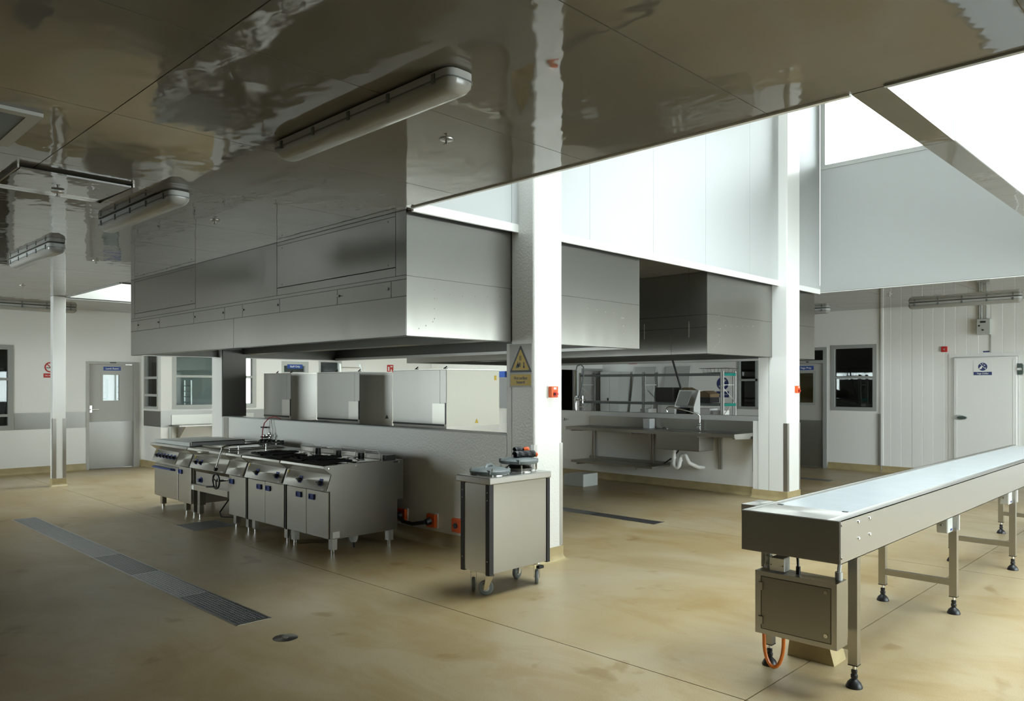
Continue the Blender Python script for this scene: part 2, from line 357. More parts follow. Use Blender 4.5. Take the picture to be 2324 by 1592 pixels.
# --- outer walls
ZT = CZ + .12
def wallbox(name, material, *args, holes=(), axis='x'):
    w = struct(name); grid_boxes(MB(), axis, *args, holes).build('wall_lining', material, w); return w
D1 = (5.2, 6.1, 0, 2.19)
wl = wallbox('wall_left', 'wall', YF, YF + .12, XN - .12, 6.27, 0, ZT, axis='y', holes=[(2.3, 3.87, .874, 2.52), (5.145, 6.184, 0, 2.235)])
wallbox('wall_near', 'wall', XN - .12, XN, YN - .12, YF, 0, ZT, holes=[(10.6, 14.8, .45, 2.9)])
wallbox('wall_right', 'wall', YN - .12, YN, XN - .12, XF + .12, 0, ZT, axis='y', holes=[(4.4, 14.8, .3, 3.05)])
portal((9.6, YN - .2, 1.675), (0, 1, 0), 10.4, 2.75)
wo = wallbox('wall_office_side', 'wall', 6.27, 6.39, 16.28, YF + .12, 0, ZT, holes=[(16.42, 17.19, 1.24, 2.45)])
wf = wallbox('wall_office_front', 'wall', 16.28, 16.40, 6.39, 13.6, 0, ZT, axis='y', holes=[(6.5, 8.37, 1.24, 2.45), (9.0, 9.7, 0, 2.3), (9.98, 10.62, 0.9, 2.35)])
wd = wallbox('wall_doorway', 'wall', 12.42, 12.54, 13.5, XF + .12, 0, ZT, axis='y', holes=[(14.46, 15.02, 0, 2.13), (15.24, 16.08, 0, 2.17)])
wallbox('wall_doorway_return', 'wall', 13.5, 13.62, 12.54, 16.4, 0, ZT)
# back wall: chilled-panel wall, then lining with doors and windows
wb = wallbox('wall_back', 'wall', XF + .02, XF + .12, YN, 12.42, 0, ZT, holes=[(2.0, 2.01, 0, .01), (5.53, 6.44, 1.22, 2.57), (6.52, 7.55, 0, 2.54), (7.78, 8.56, 1.2, 2.45)])
grid_boxes(MB(), 'x', XF, XF + .02, 5.42, 12.42, 0, ZT, [(5.53, 6.44, 1.22, 2.57), (6.52, 7.55, 0, 2.54), (7.78, 8.56, 1.2, 2.45)]).build('wall_lining', 'wall', wb)
ys = [-4.0, -1.78, -.45, .88, 2.21, 3.54, 4.87, 5.42]
for a, b in zip(ys, ys[1:]):            # ribbed insulated panels
    m = MB(); pts = []; y = a + .002; pts.append((XF + .02, a + .002)); pts.append((XF - .02, a + .002))
    k = a + .19
    while k < b - .05:
        pts += [(XF - .02, k - .006), (XF - .016, k), (XF - .02, k + .006)]; k += .19
    pts += [(XF - .02, b - .003), (XF + .02, b - .003)]
    m.prism(pts, 'z', .0, CZ); m.build('panel', 'wall', wb)
# rooms behind
def room(name, x0, x1, y0, y1, wallm, holes_y1=(), ceil=True, open_sides=()):
    w = struct(name)
    grid_boxes(MB(), 'y', y1, y1 + .1, x0, x1, 0, 3.2, holes_y1).build('room_lining', wallm, w)
    if 'x0' not in open_sides: MB().box(x0 - .02, x0 + .02, y0, y1, 0, 3.2).build('room_lining', wallm, w)
    if 'x1' not in open_sides: MB().box(x1 - .02, x1 + .02, y0, y1, 0, 3.2).build('room_lining', wallm, w)
    if ceil: MB().box(x0, x1, y0, y1, 3.2, 3.25).build('room_ceiling', wallm, w)
    return w
r = room('wall_lunch_room', 4.45, 8.1, 17.38, 20.3, 'white', [(6.9, 7.9, .9, 2.6)]); portal((7.4, 20.5, 1.75), (0, -1, 0), 1.0, 1.7)
room('wall_store_room', XN, 4.4, 17.4, 20.3, 'roomdark')
r = room('wall_office', 8.15, 13.5, 16.42, 19.5, 'roomwall', [(8.5, 9.95, 1.2, 2.6)], open_sides=('x0',)); portal((9.2, 19.7, 1.9), (0, -1, 0), 1.45, 1.4)
MB().box(6.40, 8.15, 17.36, 17.37, 0, 3.2).build('room_lining', 'roomwall', r); MB().box(6.4, 8.15, 16.4, 17.4, 3.2, 3.25).build('room_ceiling', 'roomwall', r)
r = room('wall_vege_prep', 16.24, 19.3, 5.0, 9.5, 'roomdark', open_sides=('x0',)); MB().box(16.24, 19.3, 5.0, 5.05, 0, 3.2).build('room_lining', 'roomdark', r)
r = room('wall_corridor', 13.62, 16.22, 12.6, 14.6, 'roomdark')
portal((XN - .2, 12.7, 1.675), (1, 0, 0), 4.2, 2.45)
# --- columns and island walls
def bmx(name, material, x0, x1, y0, y1, z0, z1, bevel=0, parent=None):
    return MB().box(x0, x1, y0, y1, z0, z1).build(name, material, parent, bevel=bevel, smooth=bool(bevel))
c1 = struct('wall_island_pier', (5.446, 5.028, 0)); bmx('column', 'rough_wall', 5.446, 5.863, 5.028, 5.34, 0, LT, .02, c1)
bmx('column_return', 'rough_wall', 5.452, 5.78, 5.34, 5.405, 0, 2.16, 0, c1)
c2 = struct('wall_sink_pier', (11.12, 5.1, 0)); bmx('column', 'gloss_wall', 11.12, 11.56, 5.1, 5.40, 0, LT, .015, c2)
bmx('column_return', 'gloss_wall', 11.12, 11.56, 5.40, 5.56, 0, 2.17, 0, c2); bmx('column_foot', 'gloss_wall', 11.14, 11.5, 5.56, 5.66, 0, 1.19, 0, c2)
c3 = struct('wall_post', (3.9, 14.8, 0)); bmx('column', 'gloss_wall', 3.9, 4.1, 14.8, 14.95, 0, CZ, .01, c3)
wi = struct('wall_island', (5.446, 5.4, 0)); bmx('half_wall', 'rough_wall', 5.452, 5.60, 5.4, 11.7, 0, 1.245, 0, wi)
bmx('ledge', 'ltgrey', 5.44, 5.62, 5.4, 11.7, 1.245, 1.257, 0, wi)
bmx('end_pier', 'wall', 5.446, 5.80, 11.70, 12.06, 0, CZ, 0, wi)
bmx('steel_cladding', 'shaded_steel', 5.44, 5.826, 11.66, 11.70, 1.25, 2.3, 0, wi)  # dark colour carries the hood's shadow on the steel
bmx('corner_guard', 'steel_soft', 5.435, 5.452, 11.49, 11.64, .9, 1.245, 0, wi)
ws = struct('wall_sink', (11.3, 5.56, 0)); bmx('half_wall', 'wall', 11.3, 11.46, 5.6, 12.3, 0, 1.245, 0, ws)
bmx('ledge', 'wall', 11.30, 11.5, 5.56, 12.3, 1.245, 1.257, 0, ws)
# --- cove skirtings
def cove(name, pts, r=.06, h=.14):
    """pts: polyline on the wall foot; room is to the right-hand side of travel"""
    prof = [(0, h), (-.006, h), (-.006, h - .004)]; prof = [(0.0, h), (.008, h), (.008, r)]
    for k in range(1, 6):
        t = math.pi / 2 * k / 6; prof.append((.008 + r * (1 - math.cos(t)), r * (1 - math.sin(t))))
    prof += [(.008 + r, .001), (0, 0.0)]
    m = MB(); n = len(prof); P = [Vector((*p, 0)) for p in pts]; rings = []
    for i, p in enumerate(P):
        def nrm(a, b): d = (b - a).normalized(); return Vector((d.y, -d.x, 0))
        ns = []
        if i > 0: ns.append(nrm(P[i - 1], p))
        if i < len(P) - 1: ns.append(nrm(p, P[i + 1]))
        o = ns[0] if len(ns) == 1 else (ns[0] + ns[1]) / (1 + ns[0].dot(ns[1]))
        rings.append([p + o * q[0] + Vector((0, 0, q[1])) for q in prof])
    vs = [v for rr in rings for v in rr]; fs = [(i * n + k, i * n + (k + 1) % n, (i + 1) * n + (k + 1) % n, (i + 1) * n + k) for i in range(len(P) - 1) for k in range(n)]
    m.add(vs, fs + [tuple(range(n)), tuple(range(len(vs) - n, len(vs)))])
    return tag(m.build(name, 'cove', None, smooth=True), kind='structure')
cove('baseboard_left', [(XN, YF), (5.15, YF)]); cove('baseboard_office', [(6.21, YF), (6.27, YF), (6.27, 16.28), (9.0, 16.28)])
cove('baseboard_office_right', [(9.7, 16.28), (13.5, 16.28), (13.5, 12.42), (14.46, 12.42)])
cove('baseboard_back', [(XF, 6.5), (XF, 5.45)]); cove('baseboard_chiller', [(XF - .02, 5.42), (XF - .02, 4.22)])
cove('baseboard_back_middle', [(XF, 12.42), (XF, 7.6)]); cove('baseboard_back_right', [(XF - .02, 3.1), (XF - .02, YN)])
cove('baseboard_near', [(XN, YN), (XN, YF)]); cove('baseboard_right', [(XF, YN), (XN, YN)])
cove('baseboard_island', [(5.452, 12.06), (5.446, 5.34), (5.446, 5.028), (5.863, 5.028), (5.863, 5.34)])
cove('baseboard_island_rear', [(5.6, 5.42), (5.6, 11.7)])
cove('baseboard_island_end', [(5.826, 11.7), (5.826, 12.06), (5.446, 12.06)])
cove('baseboard_sink', [(11.3, 12.3), (11.3, 5.66), (11.12, 5.66), (11.12, 5.1), (11.56, 5.1), (11.56, 5.56)])
cove('baseboard_post', [(3.9, 14.95), (3.9, 14.8), (4.1, 14.8), (4.1, 14.95), (3.9, 14.95)])
def guard(label, x0, x1, y0, y1, z0=.145, z1=1.17):
    o = MB().box(x0, x1, y0, y1, z0, z1).build('corner_guard', 'steel_soft'); return tag(o, label, 'corner guard', 'steel corner guards')
def guard_l(label, x, y, dx, dy, w=.04, z0=.145, z1=1.17):
    t = .004; m = MB(); m.prism([(x - dx * t, y - dy * t), (x + dx * w, y - dy * t), (x + dx * w, y), (x, y), (x, y + dy * w), (x - dx * t, y + dy * w)], 'z', z0, z1)
    return tag(m.build('corner_guard', 'steel_soft'), label, 'corner guard', 'steel corner guards')
guard_l('steel corner guard on near left corner of the hot-surface pier', 5.446, 5.028, 1, 1)
guard_l('steel corner guard on right corner of the pier behind plate trolley', 5.863, 5.028, -1, 1)
guard_l('dark steel corner guard on pier right of the sink bench', 11.12, 5.1, 1, 1, .06)
guard_l('steel corner guard on right edge of pier by the sink bench', 11.56, 5.1, -1, 1, .03)
guard_l('left steel guard strip on slim white post near lunch room door', 3.9, 14.8, 1, 1, .05)
guard_l('right steel guard strip on slim white post near lunch room door', 4.1, 14.8, -1, 1, .05)
tag(MB().box(XF - .03, XF, 5.44, 5.5, .145, 1.17).build('corner_guard', 'steel_soft'), 'steel guard strip between dark window and ribbed chiller wall', 'corner guard', 'steel corner guards')
tag(MB().box(XF - .035, XF, 5.40, 5.44, .145, CZ).build('trim_2', 'white'), kind='structure')
# ------------------------------------------------------------------ drains
def grate_drain(name, label, x0, x1, y0, y1, nseg, group='floor drains'):
    t = thing(name, label, 'floor drain', (x0, y0, 0), group)
    MB().box(x0, x1, y0, y1, -.03, -.026).build('channel', 'filter', t)
    f = MB(); e = .012
    for q in ((x0, x0 + e, y0, y1), (x1 - e, x1, y0, y1), (x0, x1, y0, y0 + e), (x0, x1, y1 - e, y1)): f.box(*q, -.026, .002)
    f.build('frame', 'steel_soft', t)
    L = (y1 - y0 - 2 * e) / nseg
    for k in range(nseg):
        a = y0 + e + k * L + .003; b = a + L - .006; m = MB(); nx = 9 if nseg > 1 else 14
        for i in range(nx + 1):
            x = x0 + e + .003 + (x1 - x0 - 2 * e - .010) * i / nx; m.box(x, x + .004, a, b, -.02, .001)
        ny = int((b - a) / .03)
        for j in range(ny + 1):
            y = a + (b - a - .004) * j / ny; m.box(x0 + e, x1 - e, y, y + (.004 if j not in (0, ny) else .012), -.018, .001)
        m.build('grate', 'grate_worn' if k in (0, 2) and nseg > 1 else 'grate_steel', t)
    return t
grate_drain('floor_drain', 'long steel grated channel drain across left foreground floor', 2.58, 2.86, 5.32, 11.6, 6)
grate_drain('floor_drain', 'square open-mesh drain grate in front of the tilting pan', 3.9, 4.43, 9.13, 9.7, 1)
grate_drain('floor_drain', 'channel drain in the floor between island pier and sink bench', 8.11, 8.35, 5.45, 8.6, 3)
grate_drain('floor_drain', 'channel drain by the vege prep door behind conveyor', 13.93, 14.2, 5.6, 7.4, 2)
t = thing('drain_cover', 'small round metal clean-out cap near bottom left of floor', 'drain cap', (2.7, 4.83, 0))
MB().lathe((2.7, 4.83, 0), [(.085, 0), (.085, .002), (.075, .004), (.0001, .004)], 28).build('cap', 'steel_dk', t, smooth=True)
MB().lathe((2.7, 4.83, 0), [(.02, .004), (.02, .006), (.0001, .006)], 12).build('screw', 'steel_soft', t)
# ------------------------------------------------------------------ windows and doors
def win_y(x0, x1, z0, z1, y, trans=(), mull=(), fw=.06, deep=.1, matf='grey_frame', name=None):
    """window in a wall facing -Y, front of frame at y"""
    WN[0] += 1; w = struct(name or 'window_%d' % WN[0], (x0, y, z0)); f = MB()
    for q in ((x0, x1, z0, z0 + fw), (x0, x1, z1 - fw, z1), (x0, x0 + fw, z0 + fw, z1 - fw), (x1 - fw, x1, z0 + fw, z1 - fw)): f.box(q[0], q[1], y - .012, y + deep, q[2], q[3])
    for t in trans: f.box(x0 + fw, x1 - fw, y - .006, y + deep - .02, t - .025, t + .025)
    for u in mull: f.box(u - .025, u + .025, y - .006, y + deep - .02, z0 + fw, z1 - fw)
    f.build('window_frame', matf, w)
    us = [x0 + fw, *mull, x1 - fw]; ts = [z0 + fw, *trans, z1 - fw]
    for i in range(len(us) - 1):
        for j in range(len(ts) - 1):
            MB().box(us[i] + .01, us[i + 1] - .01, y + .045, y + .051, ts[j] + .01, ts[j + 1] - .01).build('pane', 'glass', w)
    return w
def win_x(y0, y1, z0, z1, x, trans=(), mull=(), fw=.06, deep=.1, matf='grey_frame', ext=()):
    WN[0] += 1; w = struct('window_%d' % WN[0], (x, y0, z0)); f = MB()
    for q in ((y0, y1, z0, z0 + fw), (y0, y1, z1 - fw, z1), (y0, y0 + fw, z0 + fw, z1 - fw), (y1 - fw, y1, z0 + fw, z1 - fw)): f.box(x - .012, x + deep, *q)
    for t in trans: f.box(x - .006, x + deep - .02, y0 + fw, y1 - fw, t - .025, t + .025)
    for u in mull: f.box(x - .006, x + deep - .02, u - .025, u + .025, z0 + fw, z1 - fw)
    f.build('window_frame', matf, w)
    us = [y0 + fw, *mull, y1 - fw]; ts = [z0 + fw, *trans, z1 - fw]
    for i in range(len(us) - 1):
        for j in range(len(ts) - 1):
            MB().box(x + .045, x + .051, us[i] + .01, us[i + 1] - .01, ts[j] + .01, ts[j + 1] - .01).build('pane', 'glass', w)
    return w
win_y(2.3, 3.87, .874, 2.52, YF, trans=(1.16, 1.86), fw=.09)
win_y(6.5, 8.37, 1.24, 2.45, 16.28, trans=(1.93,), fw=.085, matf='ltgrey')
win_y(9.98, 10.62, .9, 2.35, 16.28, fw=.05, matf='ltgrey')
win_x(16.42, 17.19, 1.24, 2.45, 6.27, trans=(1.53, 1.90), fw=.05, matf='ltgrey')
win_x(5.53, 6.44, 1.22, 2.57, XF, trans=(1.90,), fw=.075)
win_x(7.78, 8.56, 1.2, 2.45, XF, trans=(1.86,), mull=(8.1,), fw=.06, matf='grey_frame')
win_y(8.5, 9.95, 1.2, 2.6, 19.5, trans=(1.95,), matf='ltgrey')
win_y(6.9, 7.9, .9, 2.6, 20.3, matf='ltgrey')  # unseen window added to light the lunch room
win_y(4.4, 14.8, .3, 3.05, YN - .1, mull=(6.5, 8.6, 10.7, 12.8), matf='ltgrey')
win_x(10.6, 14.8, .45, 2.9, XN - .1, mull=(12.0, 13.4), matf='ltgrey')
DN = [0]
def door_y(x0, x1, z1, y, label=None, kick=.98, vis=None, frame=.055, leafmat='door_grey', handle=True):
    DN[0] += 1; d = struct('door_%d' % DN[0], (x0, y, 0)); f = MB()
    f.box(x0 - frame, x0, y - .02, y + .11, 0, z1 + frame); f.box(x1, x1 + frame * 1.9, y - .02, y + .11, 0, z1 + frame); f.box(x0, x1, y - .02, y + .11, z1, z1 + frame)
    f.build('door_frame', 'door_grey', d)
    hs = [vis] if vis else []
    grid_boxes(MB(), 'y', y + .035, y + .08, x0 + .004, x1 - .004, .012, z1 - .004, hs).build('leaf', leafmat, d)
    MB().box(x0 + .01, x1 - .012, y + .032, y + .035, .02, kick).build('kick_plate', 'steel_mid', d)
    if vis:
        v = MB(); e = .045
        for q in ((vis[0] - e, vis[1] + e, vis[2] - e, vis[2]), (vis[0] - e, vis[1] + e, vis[3], vis[3] + e), (vis[0] - e, vis[0], vis[2], vis[3]), (vis[1], vis[1] + e, vis[2], vis[3])):
            v.box(q[0], q[1], y + .029, y + .034, q[2], q[3])
        v.build('vision_frame', leafmat, d); MB().box(vis[0], vis[1], y + .055, y + .06, vis[2], vis[3]).build('pane', 'glass', d)
    if handle:
        m = MB(); m.box(x0 + .03, x0 + .07, y + .028, y + .035, 1.18, 1.32); m.cyl((x0 + .05, y + .035, 1.24), (x0 + .05, y - .03, 1.24), .01); m.tube([(x0 + .05, y - .03, 1.24), (x0 + .18, y - .03, 1.24)], .011)
        m.build('door_handle', 'chrome', d, smooth=True)
    return d
d1 = door_y(5.2, 6.08, 2.18, YF, vis=(5.48, 5.80, 1.42, 1.96))
pl = negy(5.66, YF + .032, 2.09)
m = MB(); pl.rect(m, -.17, .17, -.04, .04, 0, .004); sg = m.build('sign_plate', 'bluesign', d1); pl.text('Lunch Room', .055, 0, 0, .0045, 'white', d1, width=.25)
m = MB(); m.box(5.6, 5.72, YF - .028, YF - .02, 2.205, 2.225); m.build('number_tag', 'black', d1)
m = MB(); [m.box(6.082, 6.1, YF - .022, YF + .03, z, z + .1) for z in (.25, 1.1, 1.9)]; m.build('hinge', 'steel_soft', d1)
# glazed office door
DN[0] += 1; d2 = struct('door_%d' % DN[0], (9.0, 16.28, 0)); f = MB()
for q in ((9.0, 9.06, 0, 2.3), (9.62, 9.7, 0, 2.3), (9.06, 9.62, 2.2, 2.3), (9.06, 9.62, 0, .25), (9.06, 9.62, 2.02, 2.05)): f.box(q[0], q[1], 16.27, 16.36, q[2], q[3])
f.build('door_frame', 'ltgrey', d2); MB().box(9.06, 9.62, 16.31, 16.316, .25, 2.2).build('pane', 'glass', d2)
pl = negy(9.34, 16.27, 2.18); m = MB(); pl.rect(m, -.2, .2, -.05, .05, 0, .004); m.build('sign_plate', 'bluesign', d2); pl.text('Staff Only', .06, 0, 0, .0045, 'white', d2, width=.26)
# chiller door
DN[0] += 1; d3 = struct('door_%d' % DN[0], (XF - .02, 3.1, 0)); X0 = XF - .02
m = MB(); [m.box(X0 - .02, X0, a, b, c, d) for a, b, c, d in ((3.02, 3.11, 0, 2.33), (4.14, 4.22, 0, 2.33), (3.11, 4.14, 2.27, 2.33))]; m.build('door_frame', 'white', d3)
MB().box(X0 - .07, X0 - .005, 3.115, 4.135, .05, 2.262).build('leaf', 'white', d3, bevel=.02, smooth=True)
m = MB(); [m.box(X0 - .074, X0 - .07, a, b, c, d) for a, b, c, d in ((3.17, 3.18, .1, 2.2), (4.075, 4.085, .1, 2.2), (3.17, 4.085, 2.19, 2.2))]; m.build('edge_moulding', 'white', d3)
pl = negx(X0 - .071, 4.02, 1.145)
m = MB(); pl.poly(m, [(.11 * math.cos(t) - .02, .048 * math.sin(t)) for t in [2 * math.pi * k / 24 for k in range(24)]], 0, .012); m.build('handle_plate', 'ltgrey', d3)
m = MB(); pl.poly(m, [(.07 * math.cos(t) + .03 + .02 * (math.cos(t) > 0), .03 * math.sin(t) - .002) for t in [2 * math.pi * k / 20 for k in range(20)]], .012, .055); m.build('door_handle', 'handlegreen', d3, bevel=.006)
for z in (2.03, .35):
    m = MB(); pl = negx(X0 - .022, 3.075, z); pl.poly(m, [(-.03, -.1), (.03, -.1), (.045, -.07), (.045, .07), (.03, .1), (-.03, .1)], 0, .06); hg = m.build('hinge', 'handlegreen', d3)
    m = MB(); pl.rect(m, -.04, .03, -.02, .02, .06, .075); m.build('hinge_pin', 'chrome', d3)
sg = thing('chiller_sign', 'white sign with blue no-hand snowflake disc reading Vege Chiller', 'sign', (X0 - .072, 3.65, 2.045))
pl = negx(X0 - .073, 3.65, 2.045)
m = MB(); pl.rect(m, -.15, .15, -.125, .125, 0, .003); m.build('sign_plate', 'white', sg)
m = MB(); pl.disc(m, 0, .035, .073, .003, .005); m.build('pictogram_disc', 'navy', sg)
m = MB(); pl.rect(m, -.145, .145, -.118, -.058, .003, .005); m.build('name_band', 'navy', sg); pl.text('Vege Chiller', .042, 0, -.088, .0055, 'white', sg, width=.19)
m = MB(); pl.poly(m, [(-.05, .088), (-.044, .093), (.056, -.012), (.05, -.017)], .005, .006)
pl.poly(m, [(-.062, .0), (-.05, -.012), (-.02, -.004), (-.008, .02), (-.004, .045), (-.016, .05), (-.028, .042), (-.04, .036), (-.048, .02)], .005, .006)
for a, b, q in ((.028, .062, .014), (.0, .088, .011), (.043, .012, .009)):
    for k in range(3):
        t = math.pi * k / 3; dx, dy = math.cos(t) * q, math.sin(t) * q; nx, ny = -math.sin(t) * .002, math.cos(t) * .002
        pl.poly(m, [(a - dx - nx, b - dy - ny), (a + dx - nx, b + dy - ny), (a + dx + nx, b + dy + ny), (a - dx + nx, b - dy + ny)], .005, .006)
m.build('pictogram', 'white', sg)
# vege prep door with transom, back wall
DN[0] += 1; d4 = struct('door_%d' % DN[0], (XF, 6.52, 0)); m = MB()
for a, b, c, d in ((6.52, 6.60, 0, 2.54), (7.47, 7.55, 0, 2.54), (6.6, 7.47, 2.2, 2.27), (6.6, 7.47, 2.48, 2.54)): m.box(XF - .02, XF + .1, a, b, c, d)
m.build('door_frame', 'grey_frame', d4)
grid_boxes(MB(), 'x', XF + .02, XF + .06, 6.605, 7.465, .012, 2.195, [(6.82, 7.12, 1.37, 2.0)]).build('leaf', 'door_grey', d4)
MB().box(XF + .016, XF + .02, 6.61, 7.46, .02, 1.0).build('kick_plate', 'steel_mid', d4)
MB().box(XF + .038, XF + .044, 6.82, 7.12, 1.37, 2.0).build('pane', 'glass', d4); MB().box(XF + .038, XF + .044, 6.6, 7.47, 2.27, 2.48).build('pane', 'glass', d4)
m = MB()
for a, b, c, d in ((6.77, 7.17, 1.32, 1.37), (6.77, 7.17, 2.0, 2.05), (6.77, 6.82, 1.37, 2.0), (7.12, 7.17, 1.37, 2.0)): m.box(XF + .012, XF + .02, a, b, c, d)
m.build('vision_frame', 'grey_frame', d4)
pl = negx(XF + .018, 6.98, 2.11); m = MB(); pl.rect(m, -.17, .17, -.045, .045, 0, .004); m.build('sign_plate', 'bluesign', d4); pl.text('Vege Prep', .055, .0, 0, .0045, 'white', d4, width=.24)
# doorway wall: dark opening frame and grey door
DN[0] += 1; d5 = struct('door_%d' % DN[0], (15.24, 12.42, 0)); m = MB()
for a, b, c, d in ((15.24, 15.30, 0, 2.17), (16.02, 16.08, 0, 2.17), (15.3, 16.02, 2.11, 2.17)): m.box(a, b, 12.40, 12.53, c, d)
m.build('door_frame', 'grey_frame', d5); MB().box(15.305, 16.015, 12.44, 12.48, .01, 2.105).build('leaf', 'door_grey', d5)
pl = negy(15.9, 12.438, 2.0); m = MB(); pl.rect(m, -.13, .1, -.035, .035, 0, .004); m.build('sign_plate', 'navy', d5)
# ------------------------------------------------------------------ wall bumper strips
def strip(label, x0, x1, y0, y1):
    return tag(MB().box(x0, x1, y0, y1, .875, 1.2).build('bumper_strip', 'steel_mid'), label, 'wall guard', 'stainless wall guard strips')
strip('stainless bumper strip between left window and slim post, lunch room wall', 3.88, 5.14, YF - .006, YF)
strip('dark stainless bumper strip right of the lunch room door', 6.264, 6.27, 16.28, 17.2)
strip('stainless bumper strip under the wide office window', 6.264, 8.9, 16.272, 16.28)
sh = thing('office_shelf', 'stainless shelf on bracket below the office window', 'shelf', (6.5, 15.9, .9))
MB().box(6.48, 8.3, 15.86, 16.27, .885, .915).build('shelf_board', 'steel_soft', sh); MB().box(6.48, 8.3, 16.255, 16.27, .915, 1.12).build('upstand', 'steel', sh)
for x in (6.6, 7.4, 8.2):
    MB().prism([(15.9, .885), (16.27, .885), (16.27, .62), (16.24, .62)], 'x', x, x + .03).build('bracket', 'steel_soft', sh)
p = thing('downpipe', 'pale vertical pipe boxing under the office shelf', 'pipe', (6.42, 16.24, 0)); MB().cyl((6.44, 16.22, 0.01), (6.44, 16.22, .86), .03).build('pipe', 'ltgrey', p, smooth=True)
# ------------------------------------------------------------------ ceiling lamps
def lamp(label, cx_, cyy, L=1.72, along='y'):
    t = thing('ceiling_lamp', label, 'ceiling light', (cx_, cyy, CZ - .12), 'twin-tube fluorescent ceiling lights')
    def A(mb): return mb
    hw, h = .085, .12
    def loft(profile_w, z, name, material, bev):
        m = MB(); n = len(profile_w)
        # rounded-rect outline footprint per level
        rings = []
        for (w, l, zz) in profile_w:
            r = min(w, .05); pts = []
            for cxs, cys_, a0 in ((1, 1, 0), (-1, 1, 90), (-1, -1, 180), (1, -1, 270)):
                for k in range(4):
                    a = math.radians(a0 + 30 * k); pts.append((cxs * (w - r) + r * math.cos(a), cys_ * (l - r) + r * math.sin(a)))
            rings.append([((cx_ + p[0], cyy + p[1], zz) if along == 'y' else (cx_ + p[1], cyy + p[0], zz)) for p in pts])
        k = len(rings[0]); vs = [v for q in rings for v in q]
        fs = [(i * k + j, i * k + (j + 1) % k, (i + 1) * k + (j + 1) % k, (i + 1) * k + j) for i in range(n - 1) for j in range(k)]
        m.add(vs, fs + [tuple(range(k)), tuple(range((n - 1) * k, n * k))]); return m.build(name, material, t, smooth=True)
    H = L / 2
    loft([(.07, H - .02, CZ), (hw, H, CZ - .01), (hw, H, CZ - .048)], 0, 'housing', 'ltgrey', 0)
    loft([(hw + .004, H + .004, CZ - .048), (hw + .004, H + .004, CZ - .054)], 0, 'gasket', 'greyplastic', 0)
    loft([(hw, H, CZ - .054), (hw - .002, H - .004, CZ - .075), (hw - .02, H - .02, CZ - .1), (hw - .045, H - .045, CZ - .112)], 0, 'diffuser', 'lens', 0)
    loft([(hw - .025, H - .06, CZ - .055), (hw - .035, H - .07, CZ - .066)], 0, 'reflector', 'white', 0)
    for s in (-1, 1):
        m = MB()
        if along == 'y': m.cyl((cx_ + s * .035, cyy - H + .09, CZ - .082), (cx_ + s * .035, cyy + H - .09, CZ - .082), .011)
        else: m.cyl((cx_ - H + .09, cyy + s * .035, CZ - .082), (cx_ + H - .09, cyy + s * .035, CZ - .082), .011)
        m.build('tube', 'tube', t, smooth=True)
    for k in range(5):
        q = -H + .12 + (L - .24) * k / 4
        for s in (-1, 1):
            m = MB()
            if along == 'y': m.box(cx_ + s * hw, cx_ + s * (hw + .007), cyy + q - .012, cyy + q + .012, CZ - .068, CZ - .02)
            else: m.box(cx_ + q - .012, cx_ + q + .012, cyy + s * hw, cyy + s * (hw + .007), CZ - .068, CZ - .02)
            m.build('clip', 'greyplastic', t)
lamp('nearest twin-tube ceiling light, above the plate trolley side of the aisle', 2.485, 3.61, 1.7)
lamp('middle of the three twin-tube lights in the left aisle ceiling', 2.485, 6.9, 1.68)
lamp('third twin-tube light, far end of left aisle beside slim post', 2.485, 10.1, 1.7)
lamp('ceiling light running along lunch room wall behind slim post', 3.9, 16.85, 1.9, 'x')
lamp('ceiling light above the ribbed chiller wall at right', 15.53, 3.85, 1.8)
lamp('ceiling light behind second extraction hood near vege prep door', 15.3, 6.9, 1.5)
lamp('fluorescent light beyond the combi ovens under the rear ceiling', 10.2, 10.2, 1.8, 'x')
# vent, hatch, sprinklers
v = thing('ceiling_vent', 'louvred dark air grille in the ceiling at far left edge', 'vent', (.9, 5.3, CZ - .02)); m = MB()
for a, b, c, d in ((.5, 1.25, 4.92, 4.99), (.5, 1.25, 5.63, 5.70), (.5, .57, 4.99, 5.63), (1.18, 1.25, 4.99, 5.63)): m.box(a, b, c, d, CZ - .02, CZ)
m.build('frame', 'ltgrey', v); MB().box(.57, 1.18, 4.99, 5.63, CZ - .003, CZ - .001).build('plenum', 'black', v)
for k in range(24):
    y = 5.0 + .026 * k; MB().prism([(y, CZ - .004), (y + .004, CZ - .004), (y + .018, CZ - .018), (y + .014, CZ - .018)], 'x', .57, 1.18).build('slat', 'greyplastic', v)
h = thing('ceiling_hatch', 'square access hatch panel hanging slightly ajar from the ceiling', 'access hatch', (1.42, 6.15, CZ - .04))
m = MB(); m.prism([(6.15, CZ - .03), (6.15, CZ - .018), (6.87, CZ - .001), (6.87, CZ - .013)], 'x', 1.42, 2.15); m.build('panel', 'ceiling', h)
m = MB(); [m.box(a, b, c, d, CZ - .028, CZ - .0005) for a, b, c, d in ((1.40, 1.412, 6.14, 6.88), (2.158, 2.17, 6.14, 6.88), (1.412, 2.158, 6.875, 6.887))]; m.build('frame', 'steel_dk', h)
